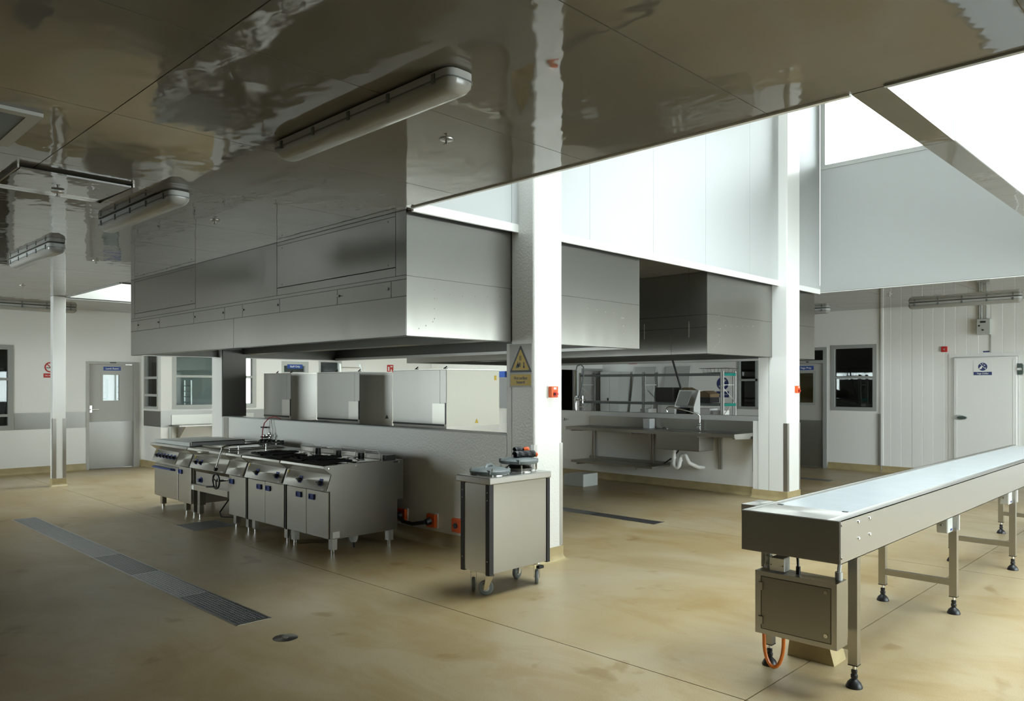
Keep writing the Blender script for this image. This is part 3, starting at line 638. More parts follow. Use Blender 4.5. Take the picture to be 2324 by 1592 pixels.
for (x, y), L_ in (((3.13, 3.63), 'chrome sprinkler rose right of the nearest ceiling light'), ((3.17, 6.95), 'chrome sprinkler above the hood beside middle ceiling light'), ((1.80, 6.7), 'dark sprinkler head hanging below the ajar ceiling hatch'),
                   ((3.18, 10.27), 'sprinkler head to the right of third ceiling light'), ((3.18, 13.65), 'sprinkler head above lunch room wall left of slim post'), ((13.7, 4.5), 'sprinkler head in ceiling over conveyor far end')):
    t = thing('sprinkler', L_, 'sprinkler', (x, y, CZ - .03), 'ceiling sprinkler heads')
    z = CZ - (.028 if x == 1.80 else 0)
    MB().lathe((x, y, z), [(.045, 0), (.043, -.006), (.02, -.009), (.0001, -.009)], 20).build('rose', 'steel_soft', t, smooth=True)
    MB().lathe((x, y, z), [(.008, -.009), (.008, -.03), (.016, -.031), (.016, -.034), (.0001, -.034)], 12).build('nozzle', 'steel_dk', t, smooth=True)
# ------------------------------------------------------------------ extraction hoods
def hood(name, label, x0, x1, y0, y1, z0, detail):
    zc = CZ + (.0 if detail else 0); t = thing(name, label, 'extraction hood', (x0, y0, z0), 'stainless canopy hoods'); th = .02; G = .004
    m = MB(); a, b, c, d = x0 + .004, x1 - .004, y0 + .004, y1 - .004; ztop = CZ
    m.box(a, a + th, c, d, z0, ztop); m.box(b - th, b, c, d, z0, ztop); m.box(a, b, c, c + th, z0, ztop); m.box(a, b, d - th, d, z0, ztop)
    m.box(a, b, c, d, 2.78, 2.80); m.build('inner_shell', 'shaded_steel', t)
    # drip gutter lip
    m = MB()
    for q in ((x0 + .02, x0 + .09, y0 + .02, y1 - .02), (x1 - .09, x1 - .02, y0 + .02, y1 - .02), (x0 + .09, x1 - .09, y0 + .02, y0 + .09), (x0 + .09, x1 - .09, y1 - .09, y1 - .02)): m.box(*q, z0 + .002, z0 + .008)
    for q in ((x0 + .088, x0 + .093, y0 + .09, y1 - .09), (x1 - .093, x1 - .088, y0 + .09, y1 - .09), (x0 + .09, x1 - .09, y0 + .088, y0 + .093)): m.box(*q, z0 + .002, z0 + .04)
    m.build('drip_gutter', 'steel_soft', t)
    # side skins
    def skinx(x, ya, yb, za, zb, nm='panel'): return MB().box(x, x + .004, ya + G, yb - G, za + G, zb - G).build(nm, 'steel_h', t)
    if detail:
        X = x0; skinx(X, y0, 8.6, z0, 2.527); skinx(X, 8.6, y1, z0, 2.527)
        ys_ = [y0, 5.555, 6.42, 7.53, 8.38, 8.83, 9.70, 10.79, 11.60, y1]; ys_[-1] = y1
        for u, w in zip(ys_, ys_[1:]): skinx(X, u, w, 2.527, 2.675, 'access_door')
        for y in (5.60, 6.39, 7.57, 8.35, 8.87, 9.66, 10.83, 11.57):
            q = MB(); q.cyl((X, y, 2.61), (X - .012, y, 2.61), .012, seg=10); q.box(X - .018, X - .010, y - .022, y + .022, 2.604, 2.616); q.build('latch', 'steel_dk', t)
        skinx(X, y0, y1, 2.675, 2.71)
        for ya, yb, za, zb, nm in ((y0, 5.49, 2.71, CZ, 'panel'), (5.49, 7.59, 2.71, 2.79, 'panel'), (5.49, 7.59, 3.243, CZ, 'panel'), (5.49, 7.59, 2.79, 3.243, 'access_door'), (7.59, 9.645, 2.71, CZ, 'panel'),
                                   (9.645, 11.71, 2.71, 2.78, 'panel'), (9.645, 11.71, 3.243, CZ, 'panel'), (9.645, 11.71, 2.78, 3.243, 'access_door'), (11.71, y1, 2.71, CZ, 'panel')): skinx(X, ya, yb, za, zb, nm)
        for y in (5.6, 7.48, 9.76, 11.6):
            for z in (2.82, 3.21): MB().lathe((X, y, z), [(.008, 0), (.006, .005), (.0001, .006)], 8, (-1, 0, 0)).build('screw', 'steel_dk', t)
    else:
        skinx(x0, y0, 5.9, z0, 2.53); skinx(x0, 5.9, y1, z0, 2.53); skinx(x0, y0, y1, 2.53, 2.70)
        for u, w in ((y0, 5.62), (5.62, 7.6), (7.6, y1)): skinx(x0, u, w, 2.70, CZ)
        m = MB(); [m.box(x0 - .006, x0, y - .004, y + .004, 2.4, 2.62) for y in (5.62, 6.35)]; m.build('slot', 'steel_soft', t)
    for u, w in ((x0, x1),):
        MB().box(u + G, w - G, y0, y0 + .004, z0 + G, 2.702).build('panel', 'steel_h', t); MB().box(u + G, w - G, y0, y0 + .004, 2.708, CZ - .02 if detail else CZ - .005).build('panel', 'steel_h', t)
    m = MB(); m.box(x1 - .004, x1, y0, y1, z0, CZ); m.box(x0, x1, y1 - .004, y1, z0, CZ); m.build('rear_skin', 'steel', t)
    # rivets on the end skin
    m = MB(); base = [(.32, .53), (.32, .43), (.32, .35), (.35, .35), (.32, .26), (.32, .17), (.30, .14), (.22, .10), (.14, .07), (.5, .40), (.66, .40), (.82, .41), (.98, .42), (1.15, .43), (1.3, .44)]
    for side in (0, 1):
        for u, z in base:
            xx = x0 + u if side == 0 else x1 - u
            m.lathe((xx, y0, z0 + z), [(.006, 0), (.004, .003), (.0001, .004)], 6, (0, -1, 0))
    m.build('rivets', 'steel_dk', t)['kind'] = 'stuff'
    # filter banks (V) and lights
    xm = (x0 + x1) / 2
    for s in (-1, 1):
        n = int((y1 - y0 - .5) / .52)
        for k in range(n):
            ya = y0 + .28 + k * .52
            q = MB()
            P = [(xm + s * .95, 2.42), (xm + s * .95 + .0, 2.46), (xm + s * .2, 2.74), (xm + s * .2, 2.70)]
            q.prism_xz = None
            for j in range(11):
                yy = ya + .02 + j * .046
                q.add([(P[0][0], yy, P[0][1]), (P[1][0], yy, P[1][1]), (P[2][0], yy, P[2][1]), (P[3][0], yy, P[3][1]), (P[0][0], yy + .022, P[0][1]), (P[1][0], yy + .022, P[1][1]), (P[2][0], yy + .022, P[2][1]), (P[3][0], yy + .022, P[3][1])],
                      [(0, 1, 2, 3), (7, 6, 5, 4), (0, 4, 5, 1), (1, 5, 6, 2), (2, 6, 7, 3), (3, 7, 4, 0)])
            for zz in (0, 1):
                a_, b_ = (P[0], P[1]) if zz == 0 else (P[3], P[2]); q.box(a_[0] - .012, a_[0] + .012, ya, ya + .51, a_[1] - .01, b_[1] + .01)
            q.build('filter', 'shaded_steel', t)
        MB().box(xm + s * .93 - .02, xm + s * 1.02, y0 + .2, y1 - .2, 2.36, 2.42).build('filter_rail', 'steel_dk', t)
        MB().box(xm + s * 1.3 - .07, xm + s * 1.3 + .07, y0 + 1.2, y1 - 1.2, 2.72, 2.78).build('canopy_light', 'ltgrey', t)
    m = MB(); m.box(xm - .12, xm + .12, y0 + .1, y1 - .1, z0 + .06, 2.5); m.build('supply_plenum', 'shaded_steel', t)
    return t
hood('extraction_hood', 'large stainless canopy hood over the cooking range line', 4.141, 7.64, 5.338, 11.86, 2.178, True)
hood('extraction_hood', 'second stainless hood above the sink bench, partly behind right pier', 9.21, 12.67, 5.338, 11.86, 2.17, False)
# ------------------------------------------------------------------ cooking line
ZF = .918
def handle_blue(y0, y1, z0, z1, x, parent):
    m = MB(); m.box(x - .008, x, y0, y1, z0, z1); pl = Plane((x, (y0 + y1) / 2, (z0 + z1) / 2), (0, -1, 0), (-1, 0, 0)); w = (y1 - y0) / 2; h_ = (z1 - z0) / 2
    for q in ((-w, w, -h_, -h_ + .012), (-w, w, h_ - .01, h_), (-w, -w + .01, -h_, h_), (w - .01, w, -h_, h_)): pl.rect(m, *q, .006, .02)
    return m.build('pull_handle', 'blue', parent, bevel=.003)
def body_profile(front=4.338):
    return [(4.25, ZF), (4.27, ZF + .004), (5.25, ZF + .004), (5.25, .49), (5.17, .49), (5.17, .16), (front, .16), (front, .655), (4.275, .66), (4.335, .825), (4.245, .895)]
def legs(t, ys_, fr=4.385):
    for y in ys_:
        for x in (fr, 5.10):
            l = MB().box(x - .03, x + .03, y - .035, y + .035, .045, .16).build('leg', 'steel', t); MB().cyl((x, y, 0), (x, y, .05), .022).build('foot', 'chrome', t, smooth=True)
pn = Vector((-.165, 0, .06)).normalized(); pu = Vector((.06, 0, .165)).normalized()
def on_panel(y, f): return Vector((4.272 + .063 * f, y, .66 + .165 * f))
def knob(y, f, t, r=.025):
    c = on_panel(y, f) + pn * .004; m = MB()
    def q(dy, du, dn): return c + Vector((0, -dy, 0)) + pu * du + pn * dn
    w = r * 1.25
    vs = [q(-w, -w, 0), q(w, -w, 0), q(w, w * 1.5, 0), q(-w, w * 1.5, 0), q(-w, -w, .004), q(w, -w, .004), q(w, w * 1.5, .004), q(-w, w * 1.5, .004)]
    m.add(vs, [(0, 3, 2, 1), (4, 5, 6, 7), (0, 1, 5, 4), (1, 2, 6, 5), (2, 3, 7, 6), (3, 0, 4, 7)]); m.build('dial_plate', 'blue', t)
    m = MB(); m.cyl(c + pn * .004, c + pn * .03, r, r * .85, 16)
    m.add([q(-r, -.006, .028), q(r, -.006, .028), q(r, .006, .028), q(-r, .006, .028), q(-r, -.006, .045), q(r, -.006, .045), q(r, .006, .045), q(-r, .006, .045)],
          [(0, 3, 2, 1), (4, 5, 6, 7), (0, 1, 5, 4), (1, 2, 6, 5), (2, 3, 7, 6), (3, 0, 4, 7)])
    m.build('knob', 'black', t, smooth=True)
def panel_plate(y0, y1, t, nm='control_panel'):
    m = MB(); A = on_panel(y0, .02) + pn * .001; d = pn * .004
    vs = [on_panel(y0, .03) + pn * .0005, on_panel(y1, .03) + pn * .0005, on_panel(y1, .97) + pn * .0005, on_panel(y0, .97) + pn * .0005]; vs += [v + d for v in vs]
    m.add(vs, [(0, 3, 2, 1), (4, 5, 6, 7), (0, 1, 5, 4), (1, 2, 6, 5), (2, 3, 7, 6), (3, 0, 4, 7)]); return m.build(nm, 'steel', t)
def badge(y, f, t, w=.06, h=.014, material='ltgrey', nm='badge'):
    c = on_panel(y, f) + pn * .005; m = MB(); Y = Vector((0, 1, 0))
    vs = [c - Y * w / 2 - pu * h / 2, c + Y * w / 2 - pu * h / 2, c + Y * w / 2 + pu * h / 2, c - Y * w / 2 + pu * h / 2]; vs += [v + pn * .003 for v in vs]
    m.add(vs, [(0, 3, 2, 1), (4, 5, 6, 7), (0, 1, 5, 4), (1, 2, 6, 5), (2, 3, 7, 6), (3, 0, 4, 7)]); m.build(nm, material, t)
def doors(t, pairs, zt=.645):
    for y0, y1, hy in pairs:
        MB().box(4.308, 4.336, y0, y1, .162, zt).build('door', 'steel', t, bevel=.006)
        if hy: handle_blue(hy[0], hy[1], .545, .603, 4.308, t)
def flue(t, y0, y1):
    """rear flue box with a wire guard loop"""
    MB().box(5.0, 5.16, y0, y1, ZF + .004, .985).build('flue_box', 'steel_dk', t)
    m = MB(); m.tube([(4.985, y0 + .02, .93), (4.985, y0 + .02, 1.015), (4.985, y0 + .035, 1.026), (4.985, y1 - .035, 1.026), (4.985, y1 - .02, 1.015), (4.985, y1 - .02, .93)], .004, 6); m.build('wire_guard', 'steel_soft', t, smooth=True)
    MB().box(5.02, 5.14, y0 - .06, y0 - .01, ZF + .004, .98).build('flue_cap', 'black', t)
def ring(t, x, y):
    pts = []
    for s in (1, -1):
        for k in range(8):
            a = math.pi * k / 8; pts.append((x + s * .055 * math.sin(a), y + .10 * math.cos(a) * s, ZF + .012 + .035 * math.sin(a) * (s < 0)))
    MB().tube(pts, .006, 6, True).build('lid_ring', 'steel_soft', t, smooth=True)
def pan_support(t, x0, x1, y0, y1, z, rot):
    """black cast-iron grate: frame, cross bars and burner fingers"""
    m = MB(); c = Vector(((x0 + x1) / 2, (y0 + y1) / 2, z)); R = Matrix.Rotation(rot, 3, 'Z'); w, h = (x1 - x0) / 2, (y1 - y0) / 2
    def bar(ax, ay, bx, by, s=.009, zz=0): m.tube([c + R @ Vector((ax, ay, zz)), c + R @ Vector((bx, by, zz))], s, 4)
    bar(-w, -h, w, -h); bar(-w, h, w, h); bar(-w, -h, -w, h); bar(w, -h, w, h); bar(-w, 0, w, 0)
    for k in range(-2, 3): bar(k * w / 2.6, -h, k * w / 2.6, -h * .35, .007, .008); bar(k * w / 2.6, h * .35, k * w / 2.6, h, .007, .008)
    m.build('pan_support', 'iron', t)
def burner(t, x, y):
    MB().lathe((x, y, ZF), [(.1, 0), (.1, .006), (.085, .012), (.05, .014), (.05, .024), (.03, .03), (.0001, .03)], 20).build('burner', 'iron', t, smooth=True)
def range_unit(label, y0, y1, mid, knobs, hy, stick, near):
    t = thing('cooking_range', label, 'cooking range', (4.3, y0, 0), 'stainless cooking line units')
    MB().prism(body_profile(), 'y', y0 + .003, y1 - .003).build('body', 'steel', t)
    panel_plate(y0 + .004, y1 - .03, t); [knob(k, .42, t) for k in knobs]; badge(y0 + .07, .07, t); badge(y1 - .05, .86, t, .022, .03, 'yellow', 'warning_sticker')
    doors(t, [(y0 + .015, mid - .004, hy[0]), (mid + .004, y1 - .03, hy[1])]); legs(t, (y0 + .05, y1 - .08))
    MB().box(4.30, 4.337, y1 - .026, y1 - .003, .16, .655).build('side_gap', 'black', t)
    m = MB(); m.box(4.42, 4.98, y0 + .02, y1 - .02, ZF + .003, ZF + .007); m.build('hob_plate', 'cooktop', t)
    for yy in ((y0 * .73 + y1 * .27), (y0 * .27 + y1 * .73)): burner(t, 4.46, yy)
    rnd = random.Random(int(y0 * 100))
    pan_support(t, 4.28, 4.62, y0 + .06, y0 + .40, ZF + .03, .12); pan_support(t, 4.30, 4.64, y0 + .42, y1 - .08, ZF + .028, -.2); pan_support(t, 4.32, 4.62, y0 + .25, y0 + .56, ZF + .052, .45)
    for yy in ((y0 * .75 + y1 * .25), (y0 * .25 + y1 * .75)):
        MB().box(4.66, 4.96, yy - .19, yy + .19, ZF + .006, ZF + .016).build('solid_lid', 'cooktop', t, bevel=.004); ring(t, 4.76, yy)
    f0 = (y0 + y1) / 2; flue(t, y0 + .05, f0 - .07); flue(t, f0 + .06, y1 - .05)
    if near:
        pr = body_profile(4.318); m = MB(); m.prism(pr, 'y', y0 - .004, y0 + .003); m.build('side_panel', 'steel_side_shaded', t)
        for x, z in ((4.30, .89), (4.63, .9), (5.19, .9)): MB().lathe((x, y0 - .004, z), [(.011, 0), (.009, .005), (.0001, .006)], 12, (0, -1, 0)).build('bolt', 'chrome', t, smooth=True)
        MB().box(4.345, 4.43, y0 - .007, y0 - .004, .17, .235).build('rating_plate', 'white', t); MB().box(5.12, 5.2, y0 - .006, y0 - .004, .895, .91).build('slot', 'black', t)
    return t
R1 = range_unit('nearest double-door gas range with black pan supports, exposed steel side', 6.83, 7.71, 7.275, (6.97, 7.37), ((7.10, 7.2), (7.36, 7.46)), True, True)
R2 = range_unit('second gas range from the trolley, blue door pulls beside tilting pan', 7.73, 8.61, 8.17, (7.87, 8.33), ((8.03, 8.13), (8.24, 8.34)), True, False)
# tilting bratt pan unit with right-hand narrow cabinet
t = thing('tilting_pan', 'steel tilting braising pan with crank wheel and lid lever', 'cooking range', (4.3, 8.63, 0), 'stainless cooking line units')
MB().prism(body_profile(), 'y', 8.633, 9.09).build('cabinet', 'steel', t); doors(t, [(8.645, 9.07, (8.93, 9.03))]); panel_plate(8.64, 9.08, t, 'blank_panel'); badge(8.72, .07, t)
MB().prism([(4.25, ZF), (4.27, ZF + .004), (5.25, ZF + .004), (5.25, .60), (4.36, .60), (4.33, .65), (4.275, .66), (4.335, .825), (4.245, .895)], 'y', 9.095, 10.14).build('pan_body', 'steel', t)
panel_plate(9.10, 10.13, t); [knob(k, .45, t, .022) for k in (9.97, 9.83)]; badge(10.05, .86, t, .022, .03, 'yellow', 'warning_sticker'); badge(9.18, .07, t)
MB().box(4.36, 4.40, 9.095, 10.14, .44, .60).build('recess_panel', 'steel_dk', t); MB().box(4.30, 5.17, 9.095, 10.14, .365, .44).build('base_beam', 'steel', t)
m = MB(); m.lathe((4.36, 9.97, .50), [(.04, 0), (.04, .01), (.026, .012), (.024, .045), (.0001, .046)], 16, (-1, 0, 0)); m.build('knob', 'blue', t, smooth=True)
MB().box(4.296, 4.30, 10.06, 10.13, .37, .425).build('rating_plate', 'white', t)
legs(t, (8.70, 9.02, 10.06), 4.39); MB().box(4.36, 4.44, 10.02, 10.09, .16, .44).build('leg', 'steel_dk', t); MB().box(5.02, 5.10, 9.095, 10.14, .16, .40).build('cross_panel', 'steel_dk', t)
MB().lathe((4.245, 9.60, .897), [(.1, 0), (.1, .012), (.0001, .012)], 20, (0, 0, 1)).build('pour_lip', 'steel', t, smooth=True)
m = MB(); m.tube([(4.19 + .0 * k, 9.17 + .09 * math.cos(k * math.pi / 12), .567 + .09 * math.sin(k * math.pi / 12)) for k in range(24)], .012, 8, True)
for a in (0.4, 2.5, 4.6): m.tube([(4.19, 9.17, .567), (4.19, 9.17 + .088 * math.cos(a), .567 + .088 * math.sin(a))], .008, 6)
m.build('crank_wheel', 'black', t, smooth=True)
MB().tube([(4.20, 9.17, .567), (4.36, 9.17, .567)], .012).build('crank_shaft', 'chrome', t, smooth=True); MB().tube([(4.18, 9.22, .50), (4.13, 9.30, .495)], .011).build('crank_grip', 'black', t, smooth=True)
m = MB(); m.tube([(4.20, 9.19, .73), (4.20, 9.08, .90), (4.20, 9.02, .985), (4.23, 9.0, 1.005), (4.30, 9.0, 1.012), (5.0, 9.10, 1.01)], .011); m.tube([(4.40, 9.0, 1.01), (4.40, 9.0, .92)], .009); m.tube([(4.8, 9.07, 1.01), (4.8, 9.07, .92)], .009)
m.build('lid_lever', 'chrome', t, smooth=True); MB().ball((4.20, 9.2, .715), .027).build('lever_ball', 'black', t, smooth=True)
MB().box(4.40, 5.05, 9.25, 10.10, ZF + .002, ZF + .035).build('pan_lid', 'cooktop', t, bevel=.01)
m = MB(); m.box(5.02, 5.03, 9.22, 9.24, .95, 1.03); m.box(4.9, 5.03, 9.22, 9.24, .95, .96); m.build('hinge_bracket', 'steel_soft', t)
m = MB()
for k in range(5): m.prism([(9.93 - k * .105, .945), (9.93 - k * .105, .96), (9.835 - k * .105, 1.005), (9.835 - k * .105, .945)], 'x', 5.12, 5.24)
m.build('flue_louvres', 'iron', t)
m = MB(); pts = [(5.0, 9.7, .925)] + [(4.7 - .3 * k, 9.7 + .03 * k, .93) for k in range(2)]; 
t.name = 'tilting_pan'
cb = tag(MB().tube([(5.2, 9.3, .18), (4.9, 9.45, .05), (4.7, 9.6, .012), (4.55, 9.8, .012), (4.6, 9.95, .05), (4.75, 10.0, .2), (4.85, 10.0, .40)], .009, 6).build('power_cable', 'black', None, smooth=True), 'black power cable looping on floor below tilting pan', 'cable')
# left oven range with cover
t = thing('oven_range', 'far left oven range with row of blue knobs and grey cover', 'cooking range', (4.3, 10.16, 0), 'stainless cooking line units')
MB().prism(body_profile(), 'y', 10.163, 11.42).build('body', 'steel', t); doors(t, [(10.18, 10.575, (10.44, 10.55))]); MB().box(4.305, 4.336, 10.59, 11.41, .175, .62).build('oven_door', 'steel', t, bevel=.006)
m = MB(); m.tube([(4.31, 11.37, .575), (4.26, 11.35, .585), (4.255, 11.0, .585), (4.26, 10.70, .585), (4.31, 10.68, .575)], .014); m.build('oven_handle', 'blue', t, smooth=True)
panel_plate(10.17, 10.58, t, 'blank_panel'); panel_plate(10.60, 11.41, t); [knob(11.27 - .115 * k, .5, t, .022) for k in range(6)]; badge(11.36, .86, t, .022, .03, 'yellow', 'warning_sticker')
legs(t, (10.24, 10.48, 11.30), 4.39); m = MB(); [m.box(4.29, 4.31, 10.75 + k * .05, 10.79 + k * .05, .868, .888) for k in range(10)]; m.build('vent_slots', 'black', t)
m = MB(); m.prism([(10.2, ZF + .006), (11.4, ZF + .006), (11.4, ZF + .052), (10.2, ZF + .062)], 'x', 4.30, 5.08); m.build('top_cover', 'ltgrey', t, bevel=.006)
m = MB(); m.tube([(4.32, 10.185, ZF + .01), (4.32, 10.185, ZF + .066), (5.06, 10.185, ZF + .066), (5.08, 10.185, ZF + .01)], .006, 6); m.build('cover_rim', 'steel_dk', t, smooth=True)
MB().box(5.08, 5.25, 10.17, 11.41, ZF + .004, .96).build('splash_upstand', 'steel', t)
# gas hose and taps rising on the wall
t = thing('filling_tap', 'thin red and grey hoses with taps rising from the tilting pan', 'tap', (5.38, 10.05, .95))
m = MB(); m.tube([(5.36, 10.25, .93), (5.37, 10.25, 1.1), (5.38, 10.22, 1.2), (5.40, 10.12, 1.28), (5.42, 9.98, 1.30), (5.43, 9.85, 1.27)], .007, 6); m.build('hose', 'redbrown', t, smooth=True)
m = MB(); m.tube([(5.4, 10.1, .94), (5.4, 10.1, 1.24)], .004, 6); m.tube([(5.4, 10.04, .94), (5.41, 10.04, 1.12), (5.42, 10.1, 1.26)], .004, 6); m.build('pipe', 'steel_soft', t, smooth=True)
m = MB(); [m.box(5.37, 5.42, 10.2, 10.31, z, z + .02) for z in (.99, 1.13)]; m.build('clamp', 'black', t)
m = MB(); [m.ball((5.38, y, z), .02, 8) for y, z in ((10.12, 1.03), (10.05, 1.0), (10.02, 1.03), (10.22, 1.02), (10.06, 1.06))]; m.build('valve', 'chrome', t, smooth=True)
# items below the range
t = thing('gas_regulator', 'pale regulator can and hose under the nearest range', 'regulator', (4.75, 7.0, .05)); MB().lathe((4.72, 7.0, .06), [(.05, .1), (.055, .08), (.04, .02), (.03, 0)], 14).build('can', 'ltgrey', t, smooth=True)
MB().tube([(4.75, 7.0, .08), (4.85, 7.15, .1), (5.1, 7.3, .13), (5.3, 7.3, .2)], .012, 6).build('hose', 'black', t, smooth=True); MB().tube([(4.72, 7.0, .06), (4.72, 7.0, 0)], .012, 6).build('outlet', 'black', t, smooth=True)
# orange outlets on island wall
def outlet(label, y, plug):
    t = thing('wall_outlet', label, 'power outlet', (5.446, y, .25), 'orange outlets low on the island wall'); X = 5.452
    MB().box(X - .012, X, y - .08, y + .075, .175, .335).build('back_plate', 'white', t); MB().box(X - .05, X - .012, y - .072, y + .068, .182, .328).build('box', 'orange', t, bevel=.006)
    if plug: MB().cyl((X - .05, y, .255), (X - .10, y + .01, .245), .042, .036, 14).build('socket', 'black', t, smooth=True)
    else: MB().cyl((X - .05, y, .255), (X - .062, y, .255), .03).build('socket', 'black', t, smooth=True)
outlet('orange power outlet nearly hidden behind range back corner', 7.07, True); outlet('middle orange power outlet with black cable plugged in', 6.54, True); outlet('orange power outlet half hidden behind the plate trolley', 6.12, False)
tag(MB().tube([(5.34, 6.56, .245), (5.33, 6.63, .23), (5.32, 6.75, .205), (5.31, 6.9, .215), (5.33, 7.0, .24), (5.35, 7.06, .245)], .022, 8).build('power_cable', 'black', None, smooth=True), 'thick black cable sagging between two orange wall outlets', 'cable')
# ------------------------------------------------------------------ combi ovens seen from behind
def oven(label, x0, x1, y0, y1, zt, skin):
    t = thing('combi_oven', label, 'oven', (x0, y0, 0), 'steel ovens behind the island wall')
    MB().box(x0 + .004, x1 - .004, y0 + .004, y1 - .004, .14, zt - .004).build('carcass', 'steel_dk', t)
    MB().box(x0, x0 + .004, y0 + .12, y1, 1.27, zt).build('back_panel', 'steel_mid', t); MB().box(x0, x0 + .004, y0, y0 + .115, 1.53, zt).build('back_panel', 'steel_mid', t)
    MB().box(x0 - .006, x0 + .01, y0 + .02, y0 + .26, 1.27, 1.52).build('service_cover', 'steel', t); MB().box(x0 - .008, x0, y0, y0 + .02, 1.27, 1.53).build('cable_slot', 'black', t)
    MB().box(x0, x1, y0, y0 + .004, 1.24, zt).build('side_panel', skin, t); MB().box(x0, x1, y0, y1, zt - .004, zt + .01).build('top_panel', 'steel', t)
    m = MB(); m.box(x0 - .004, x0, y0 + .05, y1, 1.245, 1.268); m.build('base_trim', 'black', t)
    for yy in (y0 + .08, y0 + (y1 - y0) * .6):
        m = MB(); m.tube([(x0 + .05, yy + .03, zt + .01), (x0 + .05, yy - .03, zt + .04)], .008, 5); m.tube([(x0 + .05, yy + .03, zt + .012), (x0 + .05, yy - .04, zt + .014)], .006, 5); m.build('top_clip', 'black', t)
    for yy in (y0 + .1, y1 - .1):
        for xx in (x0 + .1, x1 - .1): MB().cyl((xx, yy, 0), (xx, yy, .14), .03).build('leg', 'steel_soft', t, smooth=True)
    return t
o = oven('nearest combi oven with brightly lit steel side behind the island wall', 6.1, 7.0, 7.078, 8.144, 1.935, 'cream')
m = MB(); pl = negy(6.93, 7.076, 1.84); pl.rect(m, -.02, .02, -.03, .03, 0, .002); m.build('sticker', 'yellow', o)
m = MB(); pl = negy(6.6, 7.076, 1.29); pl.poly(m, [(-.03, -.02), (.03, -.02), (0, .035)], 0, .002); m.build('warning_triangle', 'yellow', o)
o = oven('middle steel oven of the three behind the island wall', 6.1, 6.66, 8.905, 9.99, 1.925, 'steel_mid')
m = MB(); pl = negy(6.56, 8.903, 1.29); pl.poly(m, [(-.03, -.02), (.03, -.02), (0, .035)], 0, .002); m.build('warning_triangle', 'black', o)
oven('farthest steel oven behind island wall, next to end pier', 6.1, 6.55, 10.75, 11.6, 1.925, 'steel_mid')
tag(MB().add([(5.47 + .12 * (i % 2) + random.uniform(-.02, .02), 9.35 - .1 * (i // 2) + random.uniform(-.03, .03), 1.262 + random.uniform(0, .018)) for i in range(14)], [(i, i + 1, i + 3, i + 2) for i in range(0, 12, 2)]).build('plastic_wrap', 'ltgrey'), 'crumpled piece of clear plastic wrap lying on island ledge', 'wrapping')
# ------------------------------------------------------------------ plate dispenser trolley
t = thing('plate_dispenser_trolley', 'tall two-well steel plate trolley on grey castors, black corner posts', 'trolley', (4.72, 4.69, 0))
MB().box(4.375, 5.075, 4.535, 4.845, .20, .94).build('cabinet', 'steel_soft', t)
MB().box(4.40, 5.055, 4.522, 4.535, .195, .925).build('side_panel', 'steel', t); MB().box(4.358, 4.375, 4.56, 4.82, .195, .925).build('end_panel', 'steel_bright', t)
MB().box(4.39, 5.06, 4.845, 4.857, .195, .925).build('side_panel', 'steel', t); MB().box(5.075, 5.088, 4.56, 4.82, .195, .925).build('end_panel', 'alu', t)
for x0, x1, y0, y1 in ((4.352, 4.40, 4.514, 4.56), (4.352, 4.39, 4.82, 4.865), (5.058, 5.096, 4.514, 4.56), (5.058, 5.096, 4.82, 4.865)):
    MB().box(x0, x1, y0, y1, .185, .93).build('corner_post', 'black', t)
m = MB()
for z in (.30, .80, .865):
    for y in (4.54, 4.845): m.lathe((4.352, y, z), [(.006, 0), (.004, .003), (.0001, .003)], 8, (-1, 0, 0))
m.build('screws', 'chrome', t)['kind'] = 'stuff'
top = grid_boxes(MB(), 'z', .935, .992, 4.325, 5.075, 4.478, 4.895).build('top', 'steel_soft', t, bevel=.008)
def castor(x, y, ang, brake=False):
    c = thing_part = MB(); d = Vector((math.cos(ang), math.sin(ang), 0)); s = Vector((-d.y, d.x, 0)); hub = Vector((x, y, .0625)) - d * .032; top_ = Vector((x, y, .185))
    m = MB(); m.cyl((x, y, .185), (x, y, .165), .03); m.box(x - .04, x + .04, y - .04, y + .04, .185, .195)
    for q in (-1, 1):
        o = s * q * .022; vs = [hub + o - d * .016 + Vector((0, 0, -.012)), hub + o + d * .016 + Vector((0, 0, -.012)), Vector((x, y, .165)) + o + d * .035, Vector((x, y, .165)) + o - d * .03]
        vs += [v + s * q * .004 for v in vs]; m.add(vs, [(0, 3, 2, 1), (4, 5, 6, 7), (0, 1, 5, 4), (1, 2, 6, 5), (2, 3, 7, 6), (3, 0, 4, 7)])
    m.add([Vector((x, y, .165)) + s * a * .026 + d * b for a in (-1, 1) for b in (-.03, .035)] + [Vector((x, y, .159)) + s * a * .026 + d * b for a in (-1, 1) for b in (-.03, .035)], [(0, 1, 3, 2), (4, 6, 7, 5), (0, 4, 5, 1), (1, 5, 7, 3), (3, 7, 6, 2), (2, 6, 4, 0)])
    m.build('castor_fork', 'chrome', t)
    w = MB().lathe(hub - s * .016, [(.045, 0), (.058, .002), (.0625, .008), (.0625, .024), (.058, .03), (.045, .032)], 28, s).build('castor_wheel', 'greyplastic', t, smooth=True)
    MB().lathe(hub - s * .018, [(.0001, 0), (.01, 0), (.04, .003), (.044, .006), (.044, .03), (.04, .033), (.01, .036), (.0001, .036)], 24, s).build('wheel_hub', 'ltgrey', w, smooth=True)
    if brake: MB().box(x - .03, x + .03, y - .055, y - .02, .13, .155).build('brake_pedal', 'gasket', t)
castor(4.44, 4.60, -.85); castor(4.44, 4.80, .85); castor(5.02, 4.60, .7, True); castor(5.02, 4.82, .2)
